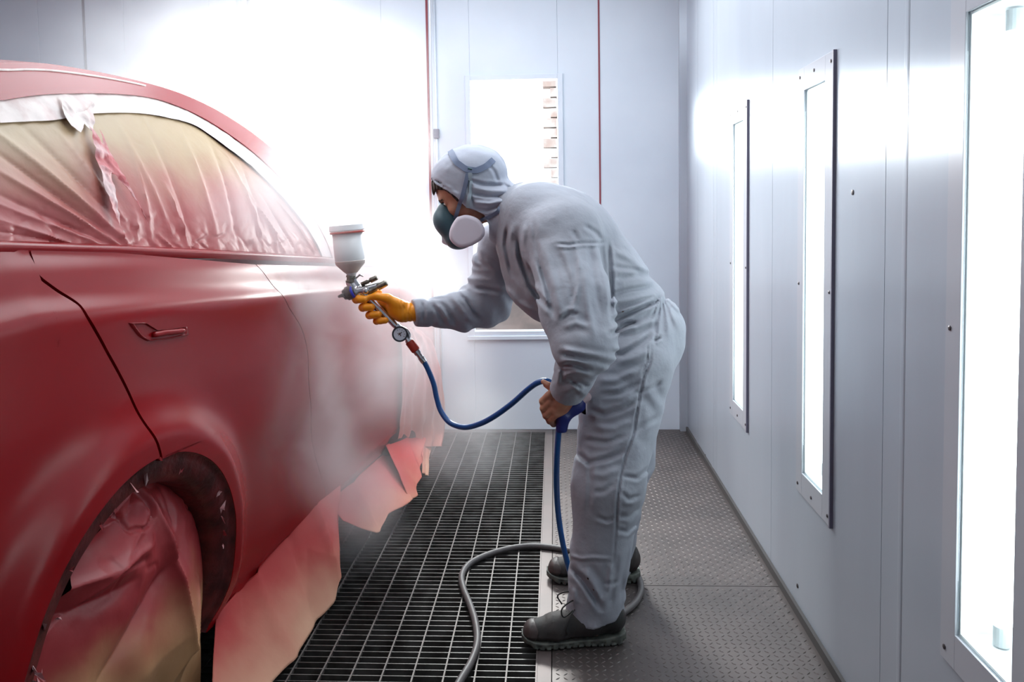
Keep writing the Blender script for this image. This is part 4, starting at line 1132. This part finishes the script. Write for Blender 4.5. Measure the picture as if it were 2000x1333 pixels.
# hood
def poly_side(P, poly):
    """signed distance (pixels) to a closed side-view outline"""
    q = proj(P); poly = np.array(poly, float); d = np.full(len(P), 1e9); ins = np.zeros(len(P), bool); n = len(poly)
    for i in range(n):
        a, b = poly[i], poly[(i+1) % n]; ab = b-a; t = np.clip(((q-a)@ab)/(ab@ab), 0, 1)
        d = np.minimum(d, np.linalg.norm(q-(a+t[:, None]*ab), axis=1))
        c = ((a[1] > q[:, 1]) != (b[1] > q[:, 1])); xx = (b[0]-a[0])*(q[:, 1]-a[1])/(b[1]-a[1]+1e-12)+a[0]; ins ^= c & (q[:, 0] < xx)
    return np.where(ins, -d, d)
FACE_CUT = [(820, 352), (840, 350), (852, 362), (874, 374), (892, 386), (900, 396), (912, 406), (930, 412), (946, 420), (955, 440), (955, 520), (800, 520), (800, 352)]
HFOLD = [([(915, 352), (945, 360), (985, 362)], 3, -.008), ([(920, 366), (950, 372), (992, 374)], 3.5, .007), ([(918, 378), (950, 384), (986, 384)], 3, -.009), ([(925, 395), (955, 398), (985, 392)], 3.5, .008), ([(925, 408), (950, 412), (980, 402)], 3, -.008),
         ([(990, 385), (985, 400), (988, 425)], 3, -.009), ([(1003, 365), (1000, 380), (1005, 400)], 4, .006), ([(985, 360), (1010, 380), (1020, 410)], 3, -.005), ([(952, 318), (965, 335), (975, 360)], 3, -.004), ([(1000, 372), (1015, 362), (1030, 362)], 3, -.005), ([(1003, 388), (1018, 374), (1034, 372)], 3, .005),
         ([(860, 358), (878, 368), (894, 380)], 2.5, .004), ([(846, 350), (866, 362), (890, 376)], 2.5, -.004), ([(920, 345), (918, 380), (925, 405)], 3, -.005)]
def hood_fn(P):
    d = s_ell(P, A(910, 352, YH), (.122, .104, .114), RH)
    d = smin(d, s_ell(P, A(935, 338, YH), (.095, .100, .085)), .03)
    d = smin(d, s_cone(P, A(925, 385, YH), A(975, 405, YH), .090, .082, 1.05), .03)
    d = smin(d, s_cone(P, A(972, 400, YH), A(1010, 430, YH), .075, .100, 1.2), .04)
    d = smin(d, s_cone(P, A(955, 420, YH), A(985, 455, YH), .055, .05, 1.2), .03)
    d = d + .003*vnoise(P*18, 4) + .0015*vnoise(P*40, 6)
    d = d - folds_px(P, HFOLD)
    # seam ridge over the crown
    d = d - .0035*np.exp(-((P[:, 1]-YH)/.006)**2)
    cut = -poly_side(P, FACE_CUT)/F*YH
    inner = smin(s_ell(P, A(905, 360, YH), (.112, .092, .106), RH), s_cone(P, A(915, 385, YH), A(985, 420, YH), .072, .066, 1.05), .03)
    d = smax(d, cut, .006)
    return np.maximum(d, -inner)*.85
lo, hi = bbox(A(840, 290, YH), A(1030, 470, YH), pad=.14)
hood = mesh_sdf('hood', hood_fn, lo, hi, .0034, M_SUIT2, person)
hood['label'] = 'paler grey hood with gathered edge'
# hair at the brow and temple
def hair_fn(P):
    d = s_ell(P, Hd(-.002, 0, .028), (.109, .083, .104), RH) + .003*np.sin(P[:, 0]*500+vnoise(P*60, 3)*3)
    q = poly_side(P, [(836, 335), (870, 345), (900, 380), (906, 400), (896, 398), (880, 380), (868, 372), (852, 371), (848, 384), (843, 378), (838, 360)])/F*YH
    return smax(d, q, .003)
lo, hi = bbox(A(840, 340, YH), A(905, 400, YH), pad=.12)
hair = mesh_sdf('hair', hair_fn, lo, hi, .0028, M_HAIR, person)
# eyes, brows
ey = MB()
for s in (1, -1):
    e = mesh_sdf('eye', (lambda s: lambda P: s_ell(P, Hd(.079, s*.031, .0005), (.0125, .0125, .0085), RH))(s), Hd(.079, s*.031, 0)-.02, Hd(.079, s*.031, 0)+.02, .002, mat('eye_white', (.6, .55, .52), .2), person)
    e2 = mesh_sdf('pupil', (lambda s: lambda P: s_ell(P, Hd(.089, s*.033, .0), (.0035, .005, .005), RH))(s), Hd(.089, s*.033, 0)-.01, Hd(.089, s*.033, 0)+.01, .0012, mat('pupil_dark', (.02, .015, .01), .2), e)
    m = MB().tube([Hd(.098, s*.016, .019), Hd(.095, s*.030, .023), Hd(.084, s*.046, .018)], [.003, .0038, .002], 8)
    m.build('eyebrow', M_HAIR, person, smooth=True)

# respirator
resp = empty('respirator', tuple(A(880, 440, YH))); resp.parent = person; resp.matrix_parent_inverse = Matrix.Identity(4)
def mask_fn(P):
    d = s_cone(P, A(872, 408, YH), A(893, 462, YH), .028, .046, 1.2)
    d = smin(d, s_ell(P, A(872, 436, YH), (.042, .050, .056), RH), .02)
    d = smin(d, s_ell(P, A(905, 470, YH), (.036, .044, .024)), .015)
    cut = -(poly_side(P, [(862, 398), (880, 410), (905, 425), (925, 470), (960, 520), (960, 390), (862, 380)]))/F*YH
    d = smax(d, cut*.0 - 1, .004) if False else d
    return d
lo, hi = bbox(A(850, 395, YH), A(925, 490, YH), pad=.09)
def mk(name, fn, lo, hi, h, m, par):
    o = mesh_sdf(name, fn, lo, hi, h, m); o.parent = par
    if par.type == 'EMPTY': o.matrix_parent_inverse = Matrix.Translation(-Vector(par.location))
    return o
mk('face_piece', mask_fn, lo, hi, .0032, M_MASK, resp)
def filt(sy):
    yc = YH + sy*.085
    outl = [(893, 424), (912, 420), (934, 428), (946, 446), (944, 464), (924, 479), (898, 484), (880, 470), (878, 452), (885, 435)]
    outl = [tuple(q) for q in spline(outl + outl[:1], 5)[:-1]]
    if sy > 0: outl = [(x-24, y-4) for x, y in outl]
    def f(P):
        q = poly_side(P, outl)/F*(yc) + .012
        return np.linalg.norm(np.maximum(np.stack([q, np.abs(P[:, 1]-yc)-.006], 1), 0), axis=1) - .012
    c = A(912, 452, yc)
    return f, c
for sy in (-1, 1):
    f, c = filt(sy)
    o = mk('filter_disc', f, c-.09, c+.09, .003, M_FILTER, resp); o['label'] = 'white rounded filter disc' if sy < 0 else 'far white filter disc'
    MB().lathe(A(893, 447, YH+sy*.035), A(902, 448, YH+sy*.082), [(0, .026), (1, .030)], 24).build('filter_mount', M_MASK, resp)
# straps laid on the hood
def strap(name, pts, w, m, fn, lift=.002, th=.0025, n=40):
    P = resample(np.array(pts, float), n); L = []; Nn = []
    for x, y in P:
        p, nn = march(fn, x, y, 2.2, 3.4)
        if p is None: continue
        L.append(p); Nn.append(nn)
    L = np.array(L); Nn = np.array(Nn)
    for _ in range(2):
        L[1:-1] = (L[:-2]+2*L[1:-1]+L[2:])/4; Nn[1:-1] = (Nn[:-2]+2*Nn[1:-1]+Nn[2:])/4
    T = np.gradient(L, axis=0); S = np.cross(T, Nn); S /= np.linalg.norm(S, axis=1)[:, None]
    top = L + Nn*(lift+th); bot = L - Nn*.003
    ring = np.stack([bot - S*w, top - S*w, top + S*w, bot + S*w, bot - S*w], 1)
    mb = MB().grid(ring); a = 0; e = (len(L)-1)*5
    mb.f += [(0, 1, 2, 3), (e, e+3, e+2, e+1)]
    o = mb.build(name, m, resp); auto_smooth(o, 50); return o
hd2 = lambda P: np.minimum(hood_fn(P), head_fn(P)*.9)
strap('crown_strap', [(880, 296), (892, 318), (910, 331), (930, 334), (948, 326), (963, 313)], .010, M_STRAP, hd2)
strap('side_strap', [(914, 338), (910, 360), (902, 388), (894, 410), (889, 428)], .0065, M_STRAP, hd2, lift=.004)
s2 = strap('side_strap', [(918, 338), (917, 365), (915, 390), (914, 404)], .006, M_STRAP2, hd2, lift=.005); s2['label'] = 'pale webbing strap'
strap('neck_strap', [(938, 430), (955, 424), (972, 414), (984, 396), (990, 378)], .006, M_STRAP, hd2)
o = MB().tube([A(914, 329, YH-.118), A(922, 331, YH-.118)], .004, 8).build('strap_buckle', M_MASK, resp)

# glove
lo, hi = bbox(A(700, 570, YG), A(820, 640, YG), pad=.07)
glove = mesh_sdf('glove', rhand_fn, lo, hi, .0023, M_GLOVE, person); glove['label'] = 'orange rubber glove closed round the gun handle'

# shoes
def shoe(px_toe, px_heel, Y, yaw, name_l):
    a = at(px_heel[0], px_heel[1], Y); t = at(px_toe[0], px_toe[1], Y - math.sin(yaw)*.3)
    a = np.array([a[0], a[1], 0.002]); t = np.array([t[0], t[1], 0.002])
    ax = t-a; L = np.linalg.norm(ax[:2]); ax = ax/L; sd = np.array([-ax[1], ax[0], 0]); k = L/.30
    if sd[1] > 0: sd = -sd
    def Lc(f, s, z): return a + ax*f*L + sd*s*k + np.array([0, 0, z*k])
    R = np.stack([ax, sd, np.array([0, 0, 1.0])], 1)
    def width(f): return np.interp(f, [0, .06, .2, .4, .6, .75, .88, .96, 1.0], [.018, .030, .034, .033, .041, .046, .042, .030, .012])*k
    def upper(P):
        d = s_cone(P, Lc(.12, 0, .062), Lc(.36, 0, .070), .036*k, .040*k)
        d = smin(d, s_cone(P, Lc(.36, 0, .062), Lc(.66, 0, .045), .040*k, .034*k, 1.2), .03)
        d = smin(d, s_cone(P, Lc(.66, 0, .044), Lc(.88, 0, .036), .036*k, .028*k, 1.35), .02)
        d = smin(d, s_cone(P, Lc(.13, 0, .075), Lc(.16, 0, .105), .036*k, .034*k), .02)
        d = smin(d, s_cone(P, Lc(.30, 0, .085), Lc(.24, 0, .105), .036*k, .036*k), .02)
        q = (P-a); z = q[:, 2]
        d = np.maximum(d, .014*k - z)
        # overlay panels
        f = (q@ax)/L
        d = d - .0015*(np.sin(f*38 + z*60) > .55) - .002*np.exp(-((z-.034*k)/.004)**2)
        return d
    def sole(P):
        q = P-a; f = (q@ax)/L; s = np.abs(q@sd); z = q[:, 2]
        w = width(np.clip(f, 0, 1)) + .004*k
        rock = .016*k*np.clip((f-.8)/.2, 0, 1)**2 + .006*k*np.clip((.1-f)/.1, 0, 1)
        dz = np.maximum(rock - z, z - (.020*k + rock*.9 + .009*k*np.clip((.35-f)/.35, 0, 1)))
        d = np.maximum(np.maximum(s-w, dz), np.maximum(-f, f-1)*L)
        lug = (np.sin(f*62) > .2) & (z < .015*k) & (z > .005*k)
        d = d + np.where(lug, .0035, 0)
        ch = (np.abs((f*16) % 1 - .5) < .12) & (z < .008*k)
        return d + np.where(ch, .004, 0)
    root = empty('shoe', tuple(a)); root.parent = person
    root['label'] = name_l
    lo, hi = bbox(a, t, pad=.15*k)
    mk('upper', upper, lo, hi, .0034, M_SHOE, root)
    mk('sole', sole, lo, hi, .0030, M_SOLE, root)
    def toe(P):
        return smax(upper(P) - .0022, (.86 + .02*np.sin((P-a)[:, 2]*90) - ((P-a)@ax)/L)*L, .002)
    mk('toe_sheen', toe, lo, hi, .0034, M_TOE, root)
    lm = MB()
    for i in range(5):
        f = .44 + .055*i; zt = .108 - .0085*i
        lm.tube([Lc(f-.01, .026, zt-.028), Lc(f, .014, zt-.008), Lc(f+.01, 0, zt-.002), Lc(f+.02, -.014, zt-.008), Lc(f+.03, -.026, zt-.028)], .0023, 6)
    lm.tube(spline([Lc(.44, 0, .108), Lc(.50, .025, .134), Lc(.62, .042, .118), Lc(.60, .040, .092), Lc(.47, .008, .104)], 5), .0024, 6)
    lm.tube(spline([Lc(.44, 0, .108), Lc(.52, -.012, .140), Lc(.64, -.026, .124), Lc(.60, -.020, .100)], 5), .0024, 6)
    lm.tube(spline([Lc(.44, .002, .108), Lc(.52, .036, .102), Lc(.58, .048, .066), Lc(.57, .050, .045)], 5), .0022, 6)
    lm.build('laces', M_LACE, root, smooth=True)
    return root
yn = 2.605
shoe((1019, 1268), (1221, 1262), yn, .10, 'dark trail shoe on the near foot')
shoe((1068, 1148), (1250, 1142), 3.045, .0, 'dark trail shoe on the far foot')
# ------------------------------------------------------------------ spray gun held in the gloved hand
M_CUP = mat('milky_cup_plastic', (.74, .76, .77), .35, sss=0.0)
M_LID = mat('white_lid_plastic', (.80, .81, .82), .4)
M_RING = mat('red_sealing_ring', (.55, .06, .04), .4)
M_CHROME = mat('brushed_chrome', (.62, .63, .65), .24, metal=.95, bump=.2, bump_scale=90, bump_dist=.0006)
M_STEELD = mat('used_gun_metal', (.30, .29, .25), .35, metal=.85, var=((.16, .15, .12), 60, .4, .65))
M_CAP = mat('dark_air_cap', (.06, .05, .05), .38, metal=.5, var=((.12, .09, .08), 90, .4, .6))
M_BLUE = mat('blue_anodised_ring', (.02, .04, .60), .35)
M_BHOSE = mat('blue_air_hose_rubber', (.006, .085, .30), .30, spec=.6)
M_GHOSE = mat('grey_air_hose_rubber', (.105, .095, .095), .5)
def g(x, y, dy=0.0): return A(x, y, YG+dy)
gun = empty('spray_gun', tuple(g(700, 570)))
tag(gun, 'chrome spray gun with white paint cup, held in the orange glove', 'spray gun')
m = lambda r: r*YG/F
ct, cb = g(677, 440), g(687, 540)
cupB = MB().lathe(ct, cb, [(.16, m(30)), (.70, m(29.5)), (.76, m(28)), (.90, m(15)), (.96, m(9)), (1.0, m(8.5))], 48)
cup = cupB.build('paint_cup', M_CUP, gun, smooth=True)
MB().lathe(ct, cb, [(.69, m(29.8)), (.70, m(29.9)), (.76, m(28.4)), (.90, m(15.4)), (.93, m(12))], 48).build('paint_level', mat('paint_seen_through_cup', (.62, .55, .51), .4), cup, smooth=True)
ld = MB().lathe(ct, cb, [(-.075, m(3)), (-.075, m(8)), (-.055, m(9)), (-.045, m(24)), (-.02, m(29)), (.0, m(34)), (.10, m(35)), (.115, m(33))], 48)
auto_smooth(ld.build('lid', M_LID, cup), 30)
MB().lathe(ct, cb, [(.118, m(32)), (.125, m(34)), (.155, m(34)), (.162, m(30.5))], 48).build('sealing_ring', M_RING, cup, smooth=True)
MB().lathe(g(686, 538), g(684, 553), [(0, m(9)), (.3, m(10)), (.32, m(8)), (.7, m(8)), (.72, m(9.5)), (1, m(9))], 24).build('cup_fitting', M_STEELD, gun, smooth=False)
# casting: head, barrel, handle
def cast_fn(P):
    d = s_cone(P, g(684, 553), g(697, 574), m(8.5), m(10))
    d = smin(d, s_cone(P, g(690, 571), g(712, 566), m(10.5), m(9)), .004)
    d = smin(d, s_cone(P, g(700, 570), g(742, 557), m(8), m(6.5)), .004)
    # hook plate
    d = smin(d, s_cone(P, g(692, 546), g(707, 572), m(4), m(6), .8), .003)
    h = s_cone(P, g(712, 573), g(772, 636), m(7.5), m(6.2), 1.25)
    d = smin(d, h, .006)
    d = np.minimum(d, s_cone(P, g(694, 545), g(703, 537), m(2.0), m(2.0))); d = np.minimum(d, s_cone(P, g(703, 537), g(709, 540), m(2.0), m(1.6)))
    return d
lo, hi = bbox(g(684, 540), g(775, 640), pad=.04)
mk('gun_body', cast_fn, lo, hi, .0019, M_CHROME, gun)
ac = MB().lathe(g(694, 568), g(668, 578), [(0, m(12)), (.18, m(14)), (.2, m(14.5)), (.62, m(14)), (.64, m(12)), (.86, m(10)), (.9, m(5)), (1.0, m(4))], 32)
air = ac.build('air_cap', M_CAP, gun); auto_smooth(air, 30)
MB().lathe(g(692, 569), g(687, 571), [(0, m(13)), (.1, m(14.6)), (.9, m(14.6)), (1, m(13))], 32).build('blue_ring', M_BLUE, air, smooth=True)
for s in (-1, 1):
    MB().lathe(g(672, 576, s*.017), g(661, 580, s*.013), [(0, m(4.5)), (1, m(2.5))], 12).build('air_horn', M_CAP, air, smooth=True)
for nm, a, b, r in (('fan_control_knob', (706, 556), (737, 542), 5.2), ('fluid_control_knob', (716, 573), (756, 552), 6.8)):
    k = MB().lathe(g(*a, -.006), g(*b, -.006), [(0, m(r*.8)), (.45, m(r*.8)), (.46, m(r*.6)), (.55, m(r*.6)), (.56, m(r)), (.60, m(r*1.05)), (.95, m(r*.98)), (1, m(r*.8))], 20)
    auto_smooth(k.build(nm, M_STEELD, gun), 25)
MB().lathe(g(714, 568, -.010), g(714, 568, -.024), [(0, m(7)), (.6, m(7)), (.8, m(5)), (1, m(3))], 20).build('trigger_screw', M_CHROME, gun, smooth=True)
tr = MB()
tp = spline([g(700, 560, -.008)+0, g(701, 574, -.011), g(708, 586, -.013), g(722, 600, -.013), g(738, 614, -.012)], 6)
tq = spline([g(700, 560, .008)+0, g(701, 574, .011), g(708, 586, .013), g(722, 600, .013), g(738, 614, .012)], 6)
tr.tube(tp, m(2.6), 10).tube(tq, m(2.6), 10)
MB().tube(tp, m(2.8), 10).build('trigger', M_CHROME, gun, smooth=True)
MB().tube(tq, m(2.8), 10).build('trigger', M_CHROME, gun, smooth=True)
# regulator gauge and couplings under the handle
reg = MB().lathe(g(769, 631), g(786, 648), [(0, m(6)), (.3, m(6)), (.31, m(7.5)), (.7, m(7.5)), (.71, m(6)), (1, m(6))], 6)
reg.build('hose_nut', M_CHROME, gun)
gc, gcf = g(781, 653, -.004), g(781, 653, -.030)
gg = MB().lathe(gc, gcf, [(0, m(11)), (.2, m(14)), (.9, m(15.5)), (1.0, m(15.5)), (1.0, m(12.5)), (.93, m(12.3)), (.93, 0.0001)], 40, cap=False)
gauge = gg.build('pressure_gauge', mat('gauge_black', (.03, .03, .04), .35), gun); auto_smooth(gauge, 30)
MB().lathe(g(781, 653, -.0283), g(781, 653, -.0286), [(0, m(12.2)), (1, m(12.2))], 32).build('dial_face', mat('dial_white', (.62, .66, .74), .4), gauge)
dm = MB(); c0 = g(781, 653, -.0292)
ux = Vector((1, 0, 0)); uz = Vector((0, 0, 1)); cc = Vector(c0)
def bar(x0, z0, x1, z1, w):
    a_ = cc + ux*m(x0) + uz*m(z0); b_ = cc + ux*m(x1) + uz*m(z1); dm.tube([a_, b_], m(w), 6)
bar(-4, -3, 4, 4, .8); bar(-1.5, 3, 2, -4, .8); bar(-5, 1, 1, 0, .7)
for k in range(-4, 5):
    a_ = math.radians(90 + k*30); bar(8*math.cos(a_), 8*math.sin(a_), 10.5*math.cos(a_), 10.5*math.sin(a_), .5)
dm.build('dial_marks', M_CAP, gauge)
MB().tube(spline([g(783, 640, .0), g(793, 645, .0), g(799, 655, 0), g(796, 664, 0)], 6), m(3.6), 10).build('gauge_bracket', M_CHROME, gun, smooth=True)
MB().lathe(g(790, 656), g(802, 671), [(0, m(5)), (.5, m(5)), (.52, m(7)), (1, m(7))], 6).build('hose_coupling', M_CHROME, gun)
auto_smooth(MB().lathe(g(799, 667), g(813, 686), [(0, m(8)), (.08, m(9)), (.9, m(9)), (1, m(7.5))], 24).build('red_coupling', mat('red_coupling_sleeve', (.42, .035, .02), .35), gun), 30)
auto_smooth(MB().lathe(g(812, 685), g(829, 708), [(0, m(7)), (.3, m(7)), (.32, m(5.5)), (.55, m(5.5)), (.57, m(6.6)), (.95, m(6.6)), (1, m(6))], 20).build('hose_tail', M_CHROME, gun), 30)

# blue hose: gun -> loop -> hand -> down to the floor
bp = [(826, 703, 2.95), (836, 722, 2.95), (847, 750, 2.94), (853, 778, 2.93), (862, 805, 2.91), (880, 827, 2.88), (908, 835, 2.84), (938, 828, 2.79), (968, 812, 2.74), (1002, 787, 2.69), (1030, 762, 2.64), (1050, 748, 2.605), (1068, 745, 2.592),
      (1082, 756, 2.60), (1090, 785, 2.60), (1094, 815, 2.585), (1091, 845, 2.59), (1088, 890, 2.62), (1087, 945, 2.68), (1090, 1000, 2.75), (1097, 1050, 2.81), (1106, 1092, 2.86), (1116, 1128, 2.885), (1128, 1158, 2.90), (1150, 1180, 2.87)]
bp3 = spline([A(*q) for q in bp], 8)
tag(MB().tube(bp3, .0098, 16).build('air_hose', M_BHOSE, None, smooth=True), 'blue air hose looping from spray gun to bare hand and down to the floor', 'hose')
gp = [(1156, 1186), (1195, 1206), (1228, 1190), (1247, 1168), (1252, 1146), (1240, 1118), (1205, 1096), (1165, 1084), (1120, 1077), (1080, 1070), (1040, 1067), (1000, 1071), (955, 1083), (918, 1101), (902, 1124), (905, 1150), (918, 1182), (929, 1218), (932, 1256), (920, 1294), (896, 1335), (860, 1400), (820, 1500)]
g3 = [atz(x, y, .0125) for x, y in gp]; g3[0] = g3[0] + np.array([0, 0, .012])
tag(MB().tube(spline(g3, 8), .0118, 16).build('air_hose', M_GHOSE, None, smooth=True), 'grey air hose curving over the floor grating and round the painter\'s shoes', 'hose')
# blue grip piece in the fist
def grip_fn(P):
    d = s_cone(P, A(1097, 838, YL+.005), A(1100, 815, YL+.005), .019, .021, .8)
    d = smin(d, s_cone(P, A(1100, 815, YL+.005), A(1130, 792, YL+.015), .021, .024, .7), .012)
    d = np.maximum(d, (A(1097, 846, YL)[2] - P[:, 2]))
    return d + .0015*vnoise(P*50, 3)
lo, hi = bbox(A(1097, 845, YL), A(1135, 785, YL), pad=.05)
gr = mesh_sdf('hose_grip', grip_fn, lo, hi, .0026, mat('dark_blue_grip_plastic', (.012, .022, .16), .4), None)
tag(gr, 'dark blue plastic hose grip under the painter\'s bare fist', 'hose grip')
gcap = mesh_sdf('grip_end', lambda P: s_cone(P, A(1133, 786, YL+.02), A(1147, 776, YL+.025), .016, .014), A(1140, 780, YL+.02)-.06, A(1140, 780, YL+.02)+.06, .003, mat('pale_pink_plastic', (.55, .42, .44), .5), gr)
gcap['label'] = 'pale end of the grip'
# ------------------------------------------------------------------ paint mist
def mist(name, blobs, dens, label, noise_scale=3.2, cut=(.36, .66), aniso=.35, hmesh=.06, floor_=.0, off=(0, 0, 0)):
    """blobs: (centre, radii, weight); density falls smoothly to nothing at each blob's edge"""
    def fn(P):
        d = None
        for c, r, w in blobs:
            e = s_ell(P, c, np.array(r)*1.0); d = e if d is None else np.minimum(d, e)
        return d
    cs = np.array([b[0] for b in blobs]); rs = np.array([b[1] for b in blobs])
    lo = (cs-rs).min(0)-.05; hi = (cs+rs).max(0)+.05
    m = bpy.data.materials.new(name); m.use_nodes = True; nt = m.node_tree; N = nt.nodes; Lk = nt.links
    N.remove(N['Principled BSDF'])
    vol = N.new('ShaderNodeVolumePrincipled'); vol.inputs['Color'].default_value = (.97, .97, .985, 1); vol.inputs['Anisotropy'].default_value = aniso
    Lk.new(vol.outputs[0], N['Material Output'].inputs['Volume'])
    tc = N.new('ShaderNodeTexCoord')
    nz = N.new('ShaderNodeTexNoise'); nz.inputs['Scale'].default_value = noise_scale; nz.inputs['Detail'].default_value = 3; nz.inputs['Roughness'].default_value = .55; nz.inputs['Distortion'].default_value = .6
    ofs = N.new('ShaderNodeVectorMath'); ofs.operation = 'ADD'; ofs.inputs[1].default_value = off; Lk.new(tc.outputs['Object'], ofs.inputs[0]); Lk.new(ofs.outputs[0], nz.inputs['Vector'])
    mr = N.new('ShaderNodeMapRange'); mr.interpolation_type = 'SMOOTHSTEP'; mr.inputs['From Min'].default_value = cut[0]; mr.inputs['From Max'].default_value = cut[1]; mr.inputs['To Min'].default_value = floor_
    Lk.new(nz.outputs['Fac'], mr.inputs['Value'])
    tot = None
    for c, r, w in blobs:
        s = N.new('ShaderNodeVectorMath'); s.operation = 'SUBTRACT'; s.inputs[1].default_value = tuple(c); Lk.new(tc.outputs['Object'], s.inputs[0])
        q = N.new('ShaderNodeVectorMath'); q.operation = 'DIVIDE'; q.inputs[1].default_value = tuple(r); Lk.new(s.outputs[0], q.inputs[0])
        l = N.new('ShaderNodeVectorMath'); l.operation = 'LENGTH'; Lk.new(q.outputs[0], l.inputs[0])
        f = N.new('ShaderNodeMapRange'); f.interpolation_type = 'SMOOTHERSTEP'; f.inputs['From Min'].default_value = 1.0; f.inputs['From Max'].default_value = .0; f.inputs['To Min'].default_value = 0; f.inputs['To Max'].default_value = w
        Lk.new(l.outputs['Value'], f.inputs['Value'])
        if tot is None: tot = f.outputs[0]
        else:
            a = N.new('ShaderNodeMath'); a.operation = 'ADD'; Lk.new(tot, a.inputs[0]); Lk.new(f.outputs[0], a.inputs[1]); tot = a.outputs[0]
    mu = N.new('ShaderNodeMath'); mu.operation = 'MULTIPLY'; Lk.new(tot, mu.inputs[0]); Lk.new(mr.outputs[0], mu.inputs[1])
    m2 = N.new('ShaderNodeMath'); m2.operation = 'MULTIPLY'; m2.inputs[1].default_value = dens; Lk.new(mu.outputs[0], m2.inputs[0]); Lk.new(m2.outputs[0], vol.inputs['Density'])
    o = mesh_sdf(name, fn, lo, hi, hmesh, m, None, band=2.0)
    tag(o, label, 'mist', kind='stuff')
    return o
mist('paint_mist', [
    (A(590, 230, 4.2), (.85, .6, .75), .55), (A(690, 290, 4.2), (.5, .5, .5), 1.0), (A(450, 130, 4.2), (1.25, .7, .6), .45), (A(730, 480, 3.9), (.5, .5, .42), .9),
    (A(840, 600, 4.1), (.50, .45, .5), .35), (A(640, 430, 3.45), (.36, .34, .38), 1.3), (A(600, 370, 3.25), (.34, .32, .34), .9)],
    4.2, 'white cloud of paint mist billowing over the car in front of the gate windows', 2.6, (.28, .66), .45, floor_=.3)
mist('paint_mist', [
    (A(640, 555, 3.30), (.34, .38, .32), 1.9), (A(560, 560, 2.88), (.28, .30, .22), 1.7), (A(570, 400, 2.75), (.30, .36, .28), .9), (A(480, 420, 2.6), (.30, .36, .24), .35), (A(600, 700, 2.95), (.20, .36, .38), .8), (A(620, 850, 2.95), (.20, .34, .34), .8), (A(700, 960, 3.0), (.26, .34, .26), .7), (A(520, 760, 2.7), (.18, .30, .38), .45), (A(740, 700, 3.4), (.36, .55, .46), .5)],
    5.6, 'thin pinkish mist drifting down the side of the car below the spray gun', 4.2, (.26, .74), .2, floor_=.32, off=(3, 1, 2))
mist('paint_mist', [
    (A(900, 850, 4.1), (.5, .7, .36), .8), (A(860, 760, 4.0), (.45, .5, .4), .5), (A(700, 1050, 3.2), (.36, .4, .16), .6)],
    1.9, 'faint low haze over the far end of the grating', 3.0, (.36, .66), .3, floor_=.3, off=(7, 2, 5))
